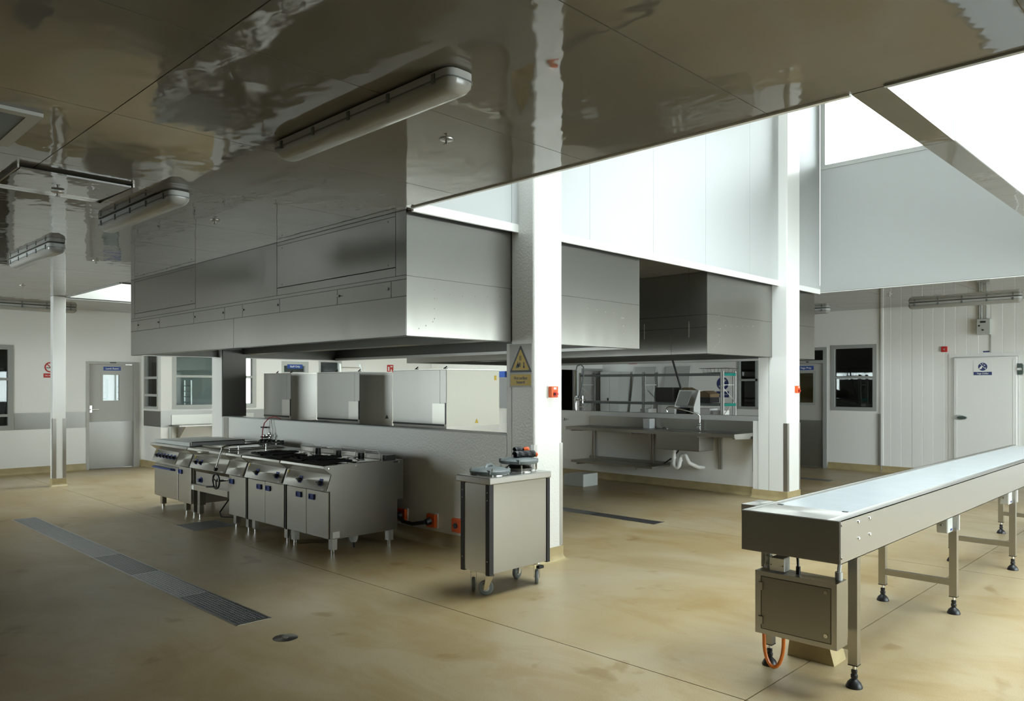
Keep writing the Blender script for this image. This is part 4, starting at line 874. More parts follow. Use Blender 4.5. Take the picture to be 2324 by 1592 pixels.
for k, x in enumerate((4.53, 4.88)):
    MB().lathe((x, 4.69, .985), [(.15, 0), (.15, .012), (.142, .014), (.0001, .012)], 32).build('well_rim', 'chrome', t, smooth=True)
    for a in (45, 135, 225, 315):
        a = math.radians(a + 8); px, py = x + .158 * math.cos(a), 4.69 + .158 * math.sin(a)
        MB().cyl((px, py, .985), (px, py, 1.055), .007).build('guide_rod', 'chrome', t, smooth=True)
def lid(label, x, y, z, grp):
    l = thing('dispenser_lid', label, 'lid', (x, y, z), grp); P = [(.165, 0), (.168, .006), (.168, .026), (.155, .036), (.10, .05), (.05, .056), (.0001, .057)]
    MB().lathe((x, y, z), P, 36).build('cover', 'greyplastic', l, smooth=True)
    for a in (45, 135, 225, 315):
        a = math.radians(a); MB().box(x + .145 * math.cos(a) - .022, x + .145 * math.cos(a) + .022, y + .145 * math.sin(a) - .022, y + .145 * math.sin(a) + .022, z + .004, z + .042).build('corner_lug', 'greyplastic', l, bevel=.006)
    m = MB(); m.tube([(x - .07, y - .015, z + .045), (x - .035, y, z + .07), (x + .02, y + .01, z + .072), (x + .06, y + .015, z + .048)], .012, 8); m.build('grip', 'greyplastic', l, smooth=True)
lid('grey domed lid seated on near well of plate trolley', 4.53, 4.69, 1.0, 'grey plate well lids')
lid('raised grey lid with coiled black cable on it, plate trolley', 4.88, 4.69, 1.062, 'grey plate well lids')
MB().lathe((4.88, 4.69, .992), [(.11, 0), (.12, .03), (.09, .05), (.02, .07)], 24).build('plate_carrier', 'steel_dk', t, smooth=True)
pc = thing('power_lead', 'coiled black spiral cable with orange plug on the raised lid', 'cable', (4.88, 4.69, 1.11))
pts = []; n = 150
for k in range(n):
    u = k / n; a = 2 * math.pi * 17 * u; cxp = 4.80 + .19 * u; cyp = 4.66 - .05 * u; pts.append((cxp + .0 * a, cyp + .026 * math.cos(a), 1.142 + .026 * math.sin(a)))
MB().tube(pts, .007, 5).build('spiral_cable', 'black', pc, smooth=True)
pts = []
for k in range(80):
    u = k / 80; a = 2 * math.pi * 9 * u; pts.append((4.86 + .09 * u, 4.72 + .02 * math.cos(a), 1.175 + .02 * math.sin(a)))
MB().tube(pts, .007, 5).build('spiral_cable', 'black', pc, smooth=True)
MB().lathe((4.955, 4.70, 1.165), [(.0001, 0), (.026, .004), (.028, .03), (.022, .05), (.0001, .055)], 14, (.6, -.5, .2)).build('plug', 'orange', pc, smooth=True)
MB().lathe((5.0, 4.62, 1.135), [(.0001, 0), (.02, .004), (.02, .03), (.0001, .04)], 12, (.5, -.5, -.1)).build('plug_end', 'orange', pc, smooth=True)
# ------------------------------------------------------------------ conveyor table
CT, CB, CY0, CY1, CX0, CX1 = 1.003, .765, 1.65, 2.235, 4.25, 11.2
t = thing('conveyor', 'long stainless packing conveyor with white belt on black feet', 'conveyor', (4.6, 1.94, 0))
m = MB(); m.box(CX0 + .01, CX1, CY0, CY0 + .006, CB, CT); m.box(CX0 + .01, CX1, CY0, CY0 + .075, CT - .004, CT); m.box(CX0 + .01, CX1, CY0, CY0 + .05, CB, CB + .004); m.build('side_rail', 'steel_soft', t)
m = MB(); m.box(CX0 + .01, CX1, CY1 - .006, CY1, CB, CT); m.box(CX0 + .01, CX1, CY1 - .05, CY1, CT - .004, CT); m.box(CX0 + .01, CX1, CY1 - .05, CY1, CB, CB + .004); m.build('side_rail', 'steel_soft', t)
MB().box(CX0 + .012, 4.60, CY0 + .0755, CY1 - .0505, CT - .004, CT).build('end_cover', 'steel_soft', t)
MB().box(CX0, CX0 + .006, CY0 + .004, CY1 - .004, CB + .004, CT - .003).build('end_plate', 'steel_dk', t); MB().box(CX0 + .006, CX0 + .01, CY0, CY1, CB, CT).build('end_flange', 'steel_soft', t)
MB().box(4.60, CX1 - .1, CY0 + .075, CY1 - .05, CT - .014, CT - .004).build('belt', 'belt', t); MB().box(4.60, CX1 - .1, CY0 + .08, CY1 - .055, CB + .06, CB + .066).build('belt_return', 'belt', t)
MB().box(4.3, CX1, CY0 + .006, CY1 - .006, CB + .09, CB + .10).build('bed', 'steel_dk', t)
m = MB(); [m.box(4.585, 4.605, y, y + .03, CT, CT + .003) for y in (CY0 + .09, CY1 - .1)]; m.build('belt_guide', 'black', t)
MB().box(4.50, 4.74, CY1 + .0, CY1 + .13, .94, .995).build('motor_cover', 'steel_soft', t)
for x, z in ((4.515, .967), (4.688, .967), (4.52, .872), (4.692, .872)): MB().lathe((x, CY0, z), [(.011, 0), (.010, .006), (.005, .009), (.0001, .009)], 12, (0, -1, 0)).build('bolt', 'chrome', t, smooth=True)
for z in (.978, .797): MB().lathe((4.268, CY0, z), [(.007, 0), (.006, .004), (.0001, .005)], 10, (0, -1, 0)).build('bolt', 'steel_dk', t, smooth=True)
for x in (4.56, 6.56, 8.50, 10.5):
    for y in (1.69, 2.205):
        l = MB().box(x - .026, x + .026, y - .026, y + .026, .135, CB + .005).build('leg', 'steel', t)
        MB().box(x - .027, x + .027, y - .027, y + .027, .129, .135).build('leg_cap', 'black', l)
        MB().cyl((x, y, .08), (x, y, .13), .010).build('foot_spindle', 'chrome', l, smooth=True)
        MB().lathe((x, y, 0), [(.046, 0), (.047, .006), (.036, .03), (.018, .048), (.013, .052), (.019, .056), (.02, .072), (.014, .08), (.017, .086), (.017, .10), (.010, .105)], 22).build('foot', 'black', l, smooth=True)
    MB().box(x - .02, x + .02, 1.716, 2.18, .215, .26).build('cross_bar', 'steel', t)
def swbox(x):
    m = MB(); m.box(x - .15, x - .01, CY0 + .04, CY0 + .12, CB - .135, CB - .01); b = m.build('switch_box', 'ltgrey', t, bevel=.01)
    MB().box(x - .010, x + .004, CY0 + .0, CY0 + .07, CB - .12, CB - .005).build('switch_plate', 'white', t); MB().cyl((x - .15, CY0 + .08, CB - .07), (x - .18, CY0 + .08, CB - .07), .008).build('toggle', 'steel_dk', t)
    MB().box(x - .09, x - .05, CY0 + .037, CY0 + .04, CB - .12, CB - .105).build('switch_badge', 'blue', t)
swbox(6.56); swbox(8.5)
# control cabinet hung from the front legs
t2 = t; X0, X1, Y0, Y1, Z0, Z1 = 4.25, 4.40, 1.668, 2.145, .29, .656
MB().box(X0 + .004, X1, Y0, Y1, Z0, Z1).build('control_cabinet', 'steel', t)
m = MB()
for a, b, c, d in ((Y0, Y0 + .03, Z0, Z1), (Y1 - .035, Y1, Z0, Z1), (Y0 + .03, Y1 - .035, Z0, Z0 + .028), (Y0 + .03, Y1 - .035, Z1 - .028, Z1)): m.box(X0, X0 + .006, a, b, c, d)
m.build('cabinet_rim', 'steel_soft', t); MB().box(X0 - .001, X0 + .004, Y0 + .034, Y1 - .04, Z0 + .032, Z1 - .032).build('cabinet_door', 'steel_dk', t)
MB().box(X0 + .0035, X0 + .0045, Y0 + .03, Y1 - .035, Z0 + .028, Z1 - .028).build('door_gap', 'black', t)
for z in (.37, .57): MB().box(X0 - .012, X0, Y1 - .05, Y1 - .022, z - .022, z + .022).build('hinge', 'steel_soft', t)
for z in (.36, .60): MB().lathe((X0 - .001, Y0 + .06, z), [(.011, 0), (.011, .005), (.004, .005), (.004, .003), (.0001, .003)], 14, (-1, 0, 0)).build('lock', 'chrome', t, smooth=True)
MB().box(4.275, 4.355, 1.98, 2.06, .662, .745).build('junction_box', 'ltgrey', t, bevel=.006); MB().box(4.268, 4.276, 1.975, 2.065, .665, .742).build('junction_box_lid', 'white', t, bevel=.003)
m = MB(); [m.cyl((4.268, y, .70), (4.265, y, .70), .004, seg=8) for y in (1.985, 2.055)]; m.build('lid_screw', 'steel_dk', t)
m = MB(); m.cyl((4.33, 1.92, .656), (4.33, 1.92, .70), .013); m.tube([(4.33, 1.92, .69), (4.335, 1.925, .74), (4.35, 1.94, .78)], .008, 8); m.build('cable_gland', 'black', t, smooth=True)
for y in (2.11, 2.15): MB().tube([(4.36, y, .656), (4.36, y, .78)], .012, 8).build('conduit', 'ltgrey', t, smooth=True)
m = MB(); m.cyl((4.36, 2.11, .68), (4.36, 2.11, .73), .02); m.build('conduit_gland', 'ltgrey', t, smooth=True)
m = MB(); m.cyl((4.36, 1.70, .656), (4.36, 1.70, .70), .02); m.tube([(4.36, 1.70, .69), (4.37, 1.70, .73), (4.39, 1.70, .79)], .012, 8); m.build('conduit', 'ltgrey', t, smooth=True)
MB().tube([(4.33, 2.13, .29)] + [(4.33 + .005 * k, 2.08 + .048 * math.cos(math.pi * k / 10), .20 - .13 * math.sin(math.pi * k / 10)) for k in range(11)] + [(4.38, 2.03, .29)], .011, 8).build('orange_cable_loop', 'orange_hose', t, smooth=True)
b = struct('trim_floor_plinth', (4.8, 1.95, 0)); b.name = 'trim_3'
MB().prism([(1.90, 0), (2.20, 0), (2.18, .17), (1.945, .17)], 'x', 4.80, 4.99).build('plinth', 'cove', b)
# ------------------------------------------------------------------ signs and switches
t = thing('hot_surface_sign', 'yellow triangle hot surface hazard sign on island pier', 'sign', (5.446, 5.2, 1.94)); pl = negx(5.446, 5.202, 1.938)
m = MB(); pl.rect(m, -.152, .152, -.213, .213, 0, .004); m.build('sign_plate', 'clear_plate', t)
for a in (-.14, .14):
    for b_ in (-.2, .2): m = MB(); pl.disc(m, a, b_, .005, .004, .006, 8); m.build('screw', 'steel_dk', t)
def tri(cx_, cy_, w, h_, r=.012):
    V = [(cx_ - w / 2, cy_ - h_ / 3), (cx_ + w / 2, cy_ - h_ / 3), (cx_, cy_ + 2 * h_ / 3)]; out = []
    for i in range(3):
        p, q, s = Vector(V[i]), Vector(V[i - 1]), Vector(V[(i + 1) % 3]); a = p + (q - p).normalized() * r; c = p + (s - p).normalized() * r
        out += [tuple(a), tuple((a + c) / 2 * .6 + p * .4), tuple(c)]
    return out
m = MB(); pl.poly(m, tri(0, .025, .30, .27, .015), .004, .006); m.build('warning_border', 'black', t); m = MB(); pl.poly(m, tri(0, .025, .235, .208, .01), .006, .0075); m.build('warning_field', 'yellow', t)
m = MB(); pl.poly(m, [(-.062, -.018), (-.05, -.022), (-.03, -.02), (-.02, -.012), (-.022, .004), (-.04, .016), (-.056, .004)], .0075, .009)
for k, (dx, dy) in enumerate(((.030, .034), (.038, .024), (.040, .012), (.036, .0), (.01, .04))):
    p0 = Vector((-.042 + .008 * (k < 4), .004 - .004 * k * (k < 4))); d = Vector((dx, dy)).normalized(); n_ = Vector((-d.y, d.x)) * .0045; e = p0 + Vector((dx, dy))
    pl.poly(m, [tuple(p0 - n_), tuple(e - n_ * .7), tuple(e + n_ * .7), tuple(p0 + n_)], .0075, .009)
m.build('hand_symbol', 'black', t); m = MB(); pl.disc(m, .046, -.014, .011, .0075, .009, 14); pl.rect(m, .041, .051, -.014, .034, .0075, .009); m.build('thermometer_symbol', 'black', t); m = MB()
for k in range(3):
    for j in range(4): pl.rect(m, -.018 + k * .012 + .004 * (j % 2), -.014 + k * .012 + .004 * (j % 2), .05 + j * .012, .062 + j * .012, .0075, .009)
m.build('heat_symbol', 'black', t)
m = MB(); pl.rect(m, -.138, .138, -.195, -.085, .004, .006); m.build('text_band', 'yellow', t)
pl.text('Hot surface', .042, 0, -.122, .0065, 'black', t, width=.175); pl.text('hazard', .042, 0, -.162, .0065, 'black', t, width=.108)
t = thing('no_smoking_sign', 'red no smoking sign half hidden behind slim white post', 'sign', (4.5, YF, 2.0)); pl = negy(4.5, YF, 2.045)
m = MB(); pl.ring(m, 0, .055, .078, .104, 0, .004); pl.poly(m, [(-.07, .12), (-.057, .13), (.07, -.008), (.057, -.02)], 0, .004); m.build('prohibition_ring', 'red', t)
m = MB(); pl.rect(m, -.12, .12, -.152, -.068, 0, .004); m.build('text_band', 'red', t); pl.text('No smoking', .036, 0, -.11, .0045, 'white', t, width=.18)
m = MB(); pl.rect(m, -.07, .06, .035, .048, .0, .003); m.build('pictogram', 'black', t)
def isolator(label, x, y, z):
    t = thing('isolator_switch', label, 'switch', (x, y, z), 'orange isolator switches'); MB().box(x - .055, x + .055, y - .012, y, z - .06, z + .06).build('back_plate', 'white', t)
    MB().box(x - .05, x + .05, y - .055, y - .012, z - .055, z + .055).build('box', 'orange', t, bevel=.006)
    MB().cyl((x + .0, y - .055, z - .02), (x, y - .06, z - .02), .026).build('dial', 'red', t, smooth=True); MB().box(x - .01, x + .03, y - .075, y - .058, z - .03, z - .01).build('knob', 'red', t)
    MB().box(x - .02, x + .02, y - .057, y - .055, z + .025, z + .045).build('tag', 'white', t); MB().cyl((x - .015, y - .062, z - .02), (x - .015, y - .064, z - .02), .012).build('indicator', 'black', t)
isolator('orange isolator switch on white face of the near island pier', 5.69, 5.028, 1.68); isolator('orange isolator switch on right pier beside the sink bench', 11.40, 5.1, 1.68)
t = thing('control_box', 'grey control box with conduits above the chiller door', 'switch box', (XF - .02, 3.64, 2.66)); X0 = XF - .02
MB().box(X0 - .09, X0, 3.53, 3.75, 2.665, 2.955).build('box', 'ltgrey', t, bevel=.01); pl = negx(X0 - .092, 3.64, 2.81)
m = MB(); pl.rect(m, -.05, .04, .07, .105, 0, .002); pl.disc(m, -.065, .02, .016, 0, .006, 14); pl.disc(m, -.005, -.06, .016, 0, .006, 14); m.build('buttons', 'black', t)
for y in (3.60, 3.68, 3.71): MB().tube([(X0 - .03, y, 2.95), (X0 - .03, y, CZ - .01)], .014, 8).build('conduit', 'ltgrey', t, smooth=True)
MB().tube([(X0 - .01, 3.545, 2.67), (X0 - .01, 3.545, 2.34)], .006, 6).build('cable', 'steel_dk', t)
t = thing('alarm_beacon', 'small dark red alarm beacon left above the chiller door', 'alarm', (X0, 4.3, 2.42)); MB().box(X0 - .035, X0, 4.245, 4.35, 2.37, 2.475).build('housing', 'red', t, bevel=.008)
m = MB(); pl = negx(X0 - .036, 4.3, 2.42); pl.poly(m, [(.02, .02), (-.015, 0), (.02, -.02), (.02, -.012), (.0, 0), (.02, .012)], 0, .002); m.build('symbol', 'ltgrey', t)
tag(MB().box(X0 - .004, X0, 3.56, 3.66, 2.345, 2.37).build('number_tag', 'navy'), 'tiny navy number tag on wall above the chiller door', 'label')
tag(MB().box(XF - .02, XF, 6.9, 6.96, 2.225, 2.245).build('number_tag', 'black'), 'tiny dark number tag above the vege prep door', 'label')
# ------------------------------------------------------------------ sink bench
t = thing('sink_bench', 'long wall-hung stainless sink bench with bowl, right of island', 'sink bench', (11.0, 7.3, .9)); BT = 1.0
grid_boxes(MB(), 'z', BT - .006, BT, 10.56, 11.3, 5.67, 8.97, [(10.72, 11.14, 6.35, 7.15)]).build('bench_top', 'steel_dk', t)
m = MB(); m.box(10.555, 10.56, 5.67, 8.97, BT - .05, BT + .004); m.build('front_edge', 'steel_dk', t); MB().box(10.56, 11.3, 5.662, 5.67, BT - .05, BT + .004).build('end_edge', 'steel_soft', t)
MB().box(10.56, 11.3, 8.962, 8.97, BT - .05, BT + .004).build('end_edge', 'steel_soft', t)
MB().box(11.27, 11.3, 5.67, 8.97, BT, 1.175).build('splashback', 'steel_dk', t)
m = MB(); a, b, c, d = 10.72, 11.14, 6.35, 7.15; e = .006; zb = .70
for q in ((a - e, a, c, d), (b, b + e, c, d), (a - e, b + e, c - e, c), (a - e, b + e, d, d + e)): m.box(*q, zb, BT - .004)
m.box(a - e, b + e, c - e, d + e, zb - e, zb); m.build('bowl', 'steel_dk', t, bevel=.03)
for y in (5.7, 6.3, 7.6, 8.9):
    m = MB(); m.prism([(10.62, .948), (11.26, .948), (11.26, .90), (10.62, .925)], 'y', y - .015, y + .03); m.build('bracket_arm', 'steel_soft', t)
    m = MB(); m.box(11.26, 11.28, y - .03, y - .02, .38, .95); m.box(11.26, 11.28, y + .02, y + .03, .38, .95); m.box(11.28, 11.3, y - .03, y + .03, .38, .95); m.build('wall_channel', 'steel_soft', t)
m = MB(); m.tube([(11.2, 6.63, BT), (11.2, 6.63, 1.24), (11.18, 6.65, 1.27), (11.05, 6.82, 1.33), (10.93, 7.0, 1.385), (10.91, 7.03, 1.385), (10.89, 7.06, 1.36), (10.89, 7.06, 1.32)], .014, 10); m.build('swivel_spout', 'chrome', t, smooth=True)
m = MB(); m.cyl((11.2, 6.63, BT), (11.2, 6.63, 1.10), .022); m.ball((11.2, 6.63, 1.10), .028, 10); m.cyl((11.17, 6.63, 1.05), (11.12, 6.63, 1.05), .012); m.cyl((10.89, 7.06, 1.32), (10.89, 7.06, 1.30), .02); m.build('tap_body', 'chrome', t, smooth=True)
m = MB(); [m.ball((11.2, y, 1.03), .02, 8) for y in (7.25, 7.36)]; [m.cyl((11.2, y, 1.0), (11.2, y, 1.03), .014) for y in (7.25, 7.36)]; m.build('lever_taps', 'chrome', t, smooth=True)
MB().tube([(10.93, 6.95, .70), (10.93, 6.95, .50)] + [(10.93, 6.90 + .055 * math.cos(math.pi * k / 8), .46 - .07 * math.sin(math.pi * k / 8)) for k in range(9)] + [(10.95, 6.845, .52)] + [(10.97, 6.79 + .055 * math.cos(math.pi * k / 8), .55 + .05 * math.sin(math.pi * k / 8)) for k in range(9)] + [(11.02, 6.72, .47), (11.15, 6.64, .40), (11.3, 6.62, .38)], .034, 10).build('waste_trap', 'white', t, smooth=True)
for x, y, z in ((10.93, 6.95, .69), (10.93, 6.95, .56), (10.95, 6.845, .525)): MB().cyl((x, y, z), (x, y, z - .025), .044).build('trap_nut', 'white', t, smooth=True)
t = thing('lower_shelf', 'dark lower steel shelf under the left part of sink bench', 'shelf', (11.0, 8.1, .37)); MB().box(10.74, 11.29, 7.25, 9.0, .35, .385).build('shelf_board', 'steel_dk', t)
MB().box(11.27, 11.3, 7.25, 9.0, .385, .43).build('upstand', 'steel_dk', t); [MB().box(10.8, 11.26, y, y + .03, .31, .35).build('bracket', 'steel_soft', t) for y in (7.6, 8.9)]
MB().tube([(11.2, 7.35, .40), (11.1, 7.25, .42), (11.15, 7.15, .5), (11.2, 7.05, .62), (11.22, 7.0, .72)], .012, 6).build('drain_hose', 'black', t, smooth=True)
tag(MB().box(11.1, 11.26, 7.54, 7.68, BT, 1.165).build('paper_packet', 'white', bevel=.004), 'small white packet leaning on sink bench splashback', 'packet')
t = thing('soap_dispenser', 'white wall-top dispenser with angled hood and sensor behind sink tap', 'dispenser', (11.42, 7.0, 1.257))
X0 = 11.40
m = MB(); m.prism([(X0 + .12, 1.257), (X0 + .12, 1.66), (X0 + .08, 1.66), (X0 - .08, 1.38), (X0 - .08, 1.257)], 'y', 6.81, 6.822); m.build('side_cheek', 'white', t); m = MB(); m.prism([(X0 + .12, 1.257), (X0 + .12, 1.66), (X0 + .08, 1.66), (X0 - .08, 1.38), (X0 - .08, 1.257)], 'y', 7.18, 7.192); m.build('side_cheek', 'white', t)
MB().box(X0 + .10, X0 + .12, 6.82, 7.18, 1.257, 1.66).build('back_panel', 'white', t); MB().prism([(X0 - .06, 1.40), (X0 - .05, 1.40), (X0 + .09, 1.63), (X0 + .08, 1.64)], 'y', 6.95, 7.18).build('hood_panel', 'ltgrey', t)
MB().box(X0 - .04, X0 + .08, 6.98, 7.16, 1.257, 1.36).build('sensor_unit', 'black', t, bevel=.01); MB().box(X0 - .0, X0 + .03, 7.02, 7.10, 1.43, 1.49).build('display', 'black', t)
tag(MB().prism([(8.29, 0), (8.72, 0), (8.72, .2), (8.29, .22)], 'x', 10.22, 10.62).build('floor_block', 'ltgrey', bevel=.01), 'low grey block on floor under the sink bench shelf', 'block')
t = thing('spray_tap', 'tall pre-rinse spray tap with spring hose at left of sink wall', 'tap', (11.42, 9.45, 1.257))
MB().tube([(11.42, 9.45, 1.257), (11.42, 9.45, 1.52)], .018).build('riser', 'chrome', t, smooth=True)
pts = [(11.42 + .022 * math.cos(2 * math.pi * 34 * k / 340), 9.45 + .022 * math.sin(2 * math.pi * 34 * k / 340), 1.52 + .5 * k / 340) for k in range(341)]; MB().tube(pts, .005, 4).build('spring', 'chrome', t, smooth=True)
MB().tube([(11.42, 9.45, 1.5), (11.42, 9.45, 2.0), (11.42, 9.42, 2.11), (11.42, 9.33, 2.14), (11.42, 9.26, 2.09), (11.42, 9.26, 1.9), (11.42, 9.34, 1.60), (11.42, 9.40, 1.50)], .012, 8).build('hose', 'greyplastic', t, smooth=True)
m = MB(); m.cyl((11.42, 9.49, 1.46), (11.42, 9.22, 1.46), .014); m.cyl((11.42, 9.28, 1.40), (11.42, 9.28, 1.54), .014); m.cyl((11.36, 9.22, 1.33), (11.36, 9.34, 1.33), .012); m.ball((11.42, 9.3, 1.46), .03, 8); m.build('valve', 'chrome', t, smooth=True)
t = thing('wall_taps', 'pair of small chrome valves on wall left of sink bench', 'tap', (11.28, 9.6, 1.08))
for y in (9.58, 9.95): MB().cyl((11.3, y, 1.09), (11.25, y, 1.09), .016).build('stem', 'chrome', t, smooth=True); MB().ball((11.24, y, 1.09), .026, 8).build('knob', 'chrome', t, smooth=True)
# ------------------------------------------------------------------ storage rack seen through the sink opening
t = thing('storage_rack', 'tall two-tier grey rack with green beams behind sink wall', 'shelving', (12.8, 8.6, 0))
for y in (7.0, 8.70, 10.3):
    for x in (12.6, 13.05):
        u = MB(); u.box(x - .018, x + .018, y - .03, y - .022, .0, 2.0); u.box(x - .018, x + .018, y + .022, y + .03, 0, 2.0); u.box(x - .018, x - .012, y - .03, y + .03, 0, 2.0)
        for k in range(26): u.box(x - .021, x - .018, y - .012, y - .004, .2 + k * .07, .215 + k * .07); u.box(x - .021, x - .018, y + .006, y + .014, .2 + k * .07, .215 + k * .07)
        u.build('upright', 'ltgrey' if y != 7.0 else 'white', t)
    m = MB(); m.tube([(12.6, y, 1.75), (13.05, y, 1.75)], .008, 6); m.tube([(12.6, y, 1.72), (13.05, y, 1.45), (12.6, y, 1.15)], .008, 6); m.build('brace', 'white', t)
for z in (1.965, 1.41, .7):
    m = MB(); m.box(12.58, 12.6, 7.03, 10.3, z - .045, z); m.box(13.05, 13.07, 7.03, 10.3, z - .045, z); m.build('beam', 'greyplastic' if z > 1 else 'steel_dk', t)
    MB().box(12.6, 13.05, 7.03, 10.3, z - .012, z).build('shelf', 'steel_dk', t); MB().box(12.62, 13.04, 6.962, 6.97, z - .05, z).build('end_beam', 'teal', t)
t = thing('wire_basket', 'shallow wire basket on top of the storage rack', 'basket', (12.8, 7.15, 1.97)); m = MB(); zb, zt = 1.975, 2.055
for (a, b, c, d, z) in ((12.65, 13.0, 6.99, 7.42, zb), (12.62, 13.03, 6.90, 7.48, zt)):
    m.tube([(a, c, z), (b, c, z), (b, d, z), (a, d, z)], .004, 5, True)
for k in range(6):
    y = 7.02 + k * .075; m.tube([(12.62, y, zt), (12.65, y, zb), (13.0, y, zb), (13.03, y, zt)], .0025, 4)
for k in range(5): x = 12.68 + k * .075; m.tube([(x, 6.90, zt), (x, 6.99, zb), (x, 7.42, zb), (x, 7.48, zt)], .0025, 4)
m.build('wires', 'steel_dk', t)
t = thing('cardboard_box', 'open brown cardboard box on middle shelf behind dispenser', 'box', (12.8, 7.65, 1.42)); MB().box(12.66, 13.0, 7.28, 7.60, 1.42, 1.52).build('box', 'black', t)
MB().prism([(7.28, 1.52), (7.60, 1.52), (7.60, 1.60), (7.40, 1.64), (7.28, 1.58)], 'x', 12.66, 13.0).build('flap', 'card', t); MB().prism([(7.60, 1.42), (7.85, 1.42), (7.95, 1.68), (7.85, 1.70), (7.60, 1.60)], 'x', 12.7, 12.98).build('bag', 'card', t)
tag(MB().box(12.68, 13.0, 8.1, 8.48, 1.42, 1.70).build('carton', 'roomdark'), 'dark carton on middle shelf left of white dispenser', 'box')
for i, (y0, y1, h_) in enumerate(((7.62, 7.86, .12), (7.26, 7.58, .16), (7.02, 7.2, .13), (8.6, 8.8, .13))):
    tag(MB().box(12.62, 12.9, y0, y1, .7, 1.20 + h_ - .05).build('carton', 'white' if i else 'ltgrey', bevel=.004), ('shorter pale carton left of the big white carton on rack', 'largest white carton low on the storage rack', 'small white carton by rack end upright', 'grey carton low on the rack near middle upright')[i], 'box', 'cartons on the storage rack')
t = thing('steel_cabinet', 'tall pale grey locker against back wall behind rack', 'cabinet', (15.8, 11.7, 0)); MB().box(15.6, XF - .03, 11.5, 12.1, 0, 2.08).build('body', 'ltgrey', t)
MB().box(15.59, 15.6, 11.52, 11.79, .05, 2.05).build('door', 'ltgrey', t); MB().box(15.59, 15.6, 11.81, 12.08, .05, 2.05).build('door', 'ltgrey', t); MB().box(15.57, 15.59, 11.83, 11.86, 1.3, 1.42).build('handle', 'black', t)
for y0, y1, z, L_ in ((10.72, 11.35, 2.2, 'pale grey board leaning on back wall beside locker'), (9.75, 10.42, 2.2, 'second pale grey board leaning on back wall behind slanted bar')):
    tag(MB().add([(15.75, y0 + .05, 0), (15.75, y1 + .1, 0), (XF - .05, y1, z), (XF - .05, y0, z), (15.79, y0 + .05, 0), (15.79, y1 + .1, 0), (XF - .01, y1, z), (XF - .01, y0, z)], [(0, 1, 2, 3), (7, 6, 5, 4), (0, 4, 5, 1), (1, 5, 6, 2), (2, 6, 7, 3), (3, 7, 4, 0)]).build('leaning_board', 'ltgrey'), L_, 'board', 'boards against the back wall')
t = thing('handwash_sign', 'blue round hand-washing sign behind green rack end', 'sign', (XF, 8.95, 1.7)); pl = negx(XF, 8.93, 1.70)
m = MB(); pl.disc(m, 0, .08, .15, 0, .004); m.build('pictogram_disc', 'navy', t); m = MB(); pl.rect(m, -.16, .16, -.24, -.1, 0, .004); m.build('text_band', 'navy', t); pl.text('Wash your hands', .05, 0, -.17, .0045, 'ltgrey', t, width=.26)
m = MB(); pl.poly(m, [(-.1, .0), (-.02, -.03), (.08, .03), (.06, .06), (-.02, .02), (-.09, .04)], .004, .006); pl.poly(m, [(0, .1), (.06, .12), (.1, .16), (.06, .18), (.0, .15)], .004, .006); pl.rect(m, -.02, -.01, .06, .16, .004, .006); m.build('pictogram', 'ltgrey', t)
t = thing('red_sign', 'small red sign on back wall under the second hood', 'sign', (XF, 11.4, 2.36)); pl = negx(XF, 11.45, 2.33)
m = MB(); pl.rect(m, -.13, .13, -.055, .055, 0, .004); m.build('sign_plate', 'red', t); pl.text('No smoking', .04, 0, 0, .0045, 'white', t, width=.17)
tag(MB().tube([(12.0, 7.66, 2.20), (12.06, 7.46, 1.5), (12.18, 7.05, 0)], .02, 6).build('leaning_bar', 'black'), 'thin dark bar slanting down behind the white dispenser', 'bar')
tag(MB().box(17.2, 17.25, 7.2, 8.35, 1.0, 2.3).build('yellow_board', 'yellowwall'), 'yellow board seen through window right of rack', 'board')
# ------------------------------------------------------------------ things beyond the ovens
t = thing('step_ladder', 'aluminium ladder top showing above the ovens', 'ladder', (10.5, 15.6, 0))
for x0, x1 in ((10.1, 10.24), (10.95, 10.81)): MB().tube([(x0, 15.3, 0), (x1, 15.75, 2.25)], .03, 6).build('stile', 'alu', t)
for k in range(8): z = .28 + k * .27; a = z / 2.25; MB().tube([(10.1 + .14 * a, 15.3 + .45 * a, z), (10.95 - .14 * a, 15.3 + .45 * a, z)], .018, 6).build('rung', 'alu', t)
t = thing('fire_sign', 'small red and white fire sign on wall right of ladder', 'sign', (12.1, 16.27, 2.17)); pl = negy(12.1, 16.276, 2.17); m = MB(); pl.rect(m, -.1, .1, -.1, .1, 0, .004); m.build('sign_plate', 'red', t)
m = MB(); pl.rect(m, -.07, -.03, -.06, .05, .004, .006); pl.poly(m, [(.0, -.07), (.06, -.07), (.03, .0)], .004, .006); pl.rect(m, .0, .07, .04, .07, .004, .006); m.build('pictogram', 'white', t)
t = thing('wall_cupboard', 'white cupboard beyond ovens carrying a blue crate', 'cupboard', (12.6, 12.3, 0))
MB().box(12.0, 13.3, 12.2, 12.7, 0, 1.92).build('body', 'white', t); MB().box(12.01, 12.64, 12.19, 12.2, .05, 1.9).build('door', 'white', t); MB().box(12.66, 13.29, 12.19, 12.2, .05, 1.9).build('door', 'white', t)
t = thing('blue_crate', 'blue plastic crate on top of cupboard beyond the ovens', 'crate', (12.6, 12.4, 1.92)); m = grid_boxes(MB(), 'z', 1.92, 2.06, 12.3, 12.9, 12.25, 12.6, [(12.33, 12.87, 12.28, 12.57)]); m.box(12.33, 12.87, 12.28, 12.57, 1.92, 1.93); m.build('crate', 'bluesign', t)
m = MB(); m.box(12.28, 12.92, 12.23, 12.25, 2.04, 2.06); m.build('rim', 'bluesign', t)
t = thing('cooking_pot', 'dark pot with lid handle seen at right end of island opening', 'pot', (7.27, 7.6, .95)); cx_, cy_ = 7.27, 7.6
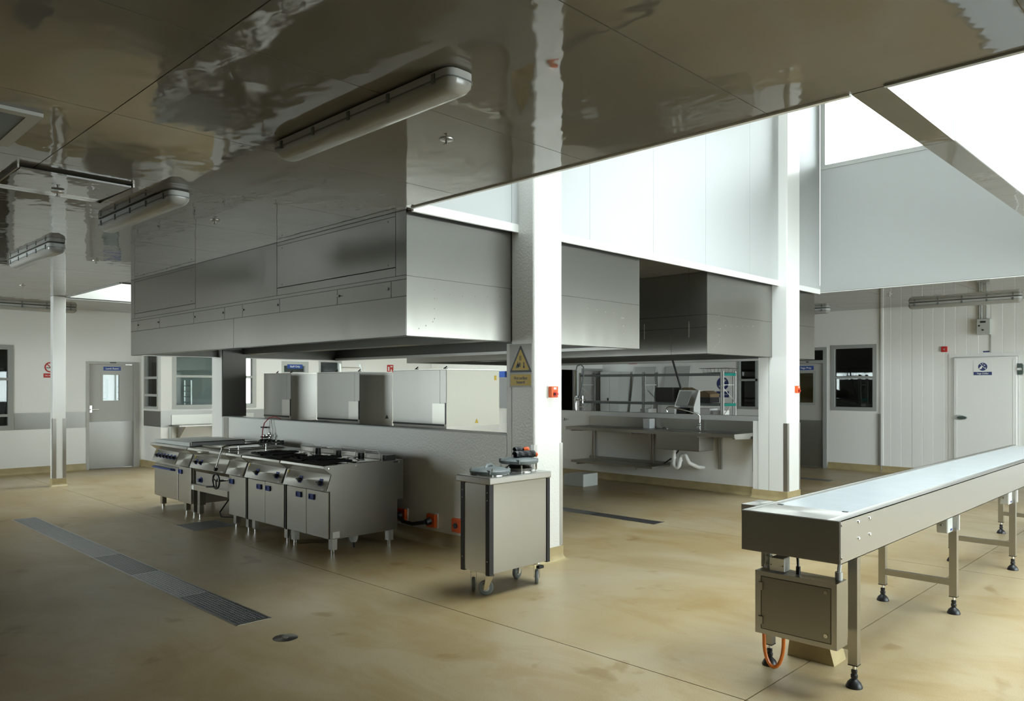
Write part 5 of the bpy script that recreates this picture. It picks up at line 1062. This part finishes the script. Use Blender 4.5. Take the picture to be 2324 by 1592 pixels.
MB().lathe((cx_, cy_, .95), [(.14, 0), (.15, .02), (.15, .22), (.12, .26), (.03, .29), (.0001, .29)], 20).build('body', 'steel_dk', t, smooth=True); MB().tube([(cx_ - .1, cy_, 1.22), (cx_ - .08, cy_, 1.31), (cx_ + .08, cy_, 1.31), (cx_ + .1, cy_, 1.22)], .012).build('handle', 'black', t, smooth=True)
t.location = t.location
t = thing('side_table', 'steel table beyond island opening under the dark pot', 'table', (7.35, 7.8, 0)); MB().box(7.08, 7.62, 7.4, 8.2, .91, .95).build('table_top', 'steel_soft', t)
for x in (7.12, 7.58):
    for y in (7.45, 8.15): MB().box(x - .02, x + .02, y - .02, y + .02, 0, .91).build('leg', 'steel_soft', t)
t = thing('tray_rack', 'dark wheeled tray rack inside the office window', 'tray rack', (7.2, 17.0, 0))
for x in (6.75, 7.15):
    MB().box(x, x + .03, 16.9, 16.93, .1, 1.85).build('post', 'alu', t); MB().box(x, x + .03, 17.25, 17.28, .1, 1.85).build('post', 'alu', t)
    for k in range(12): MB().box(x, x + .05, 16.93, 17.25, .4 + .12 * k, .415 + .12 * k).build('runner', 'alu', t)
MB().box(6.75, 7.18, 16.9, 17.28, .08, .1).build('base', 'alu', t); m = MB(); [m.cyl((x, y, .04), (x + .02, y, .04), .04) for x in (6.76, 7.14) for y in (16.92, 17.26)]; m.build('castor', 'black', t)
t = thing('wall_clock', 'round wall clock with dark rim behind the narrow side window', 'clock', (6.53, 17.355, 2.22)); MB().lathe((6.53, 17.355, 2.22), [(.175, 0), (.175, .03), (.145, .035), (.13, .02), (.0001, .02)], 32, (0, -1, 0)).build('rim', 'black', t, smooth=True)
m = MB(); pl = negy(6.53, 17.326, 2.22); pl.disc(m, 0, 0, .128, 0, .002); m.build('dial', 'white', t)
for x, L_ in ((5.5, 'left tray trolley seen through the lunch room door pane'), (6.15, 'right tray trolley seen through the lunch room door pane')):
    t = thing('tray_trolley', L_, 'tray rack', (x, 19.3, 0), 'tray trolleys in the lunch room')
    for y in (19.1, 19.55): MB().box(x - .02, x + .02, y, y + .03, 0, 1.9).build('post', 'alu', t); MB().box(x + .4, x + .44, y, y + .03, 0, 1.9).build('post', 'alu', t)
    for k in range(11):
        for xx in (x, x + .38): MB().box(xx, xx + .05, 19.1, 19.58, .3 + .14 * k, .315 + .14 * k).build('runner', 'card' if x < 6 else 'alu', t)
# reset clock origin-dependent parts
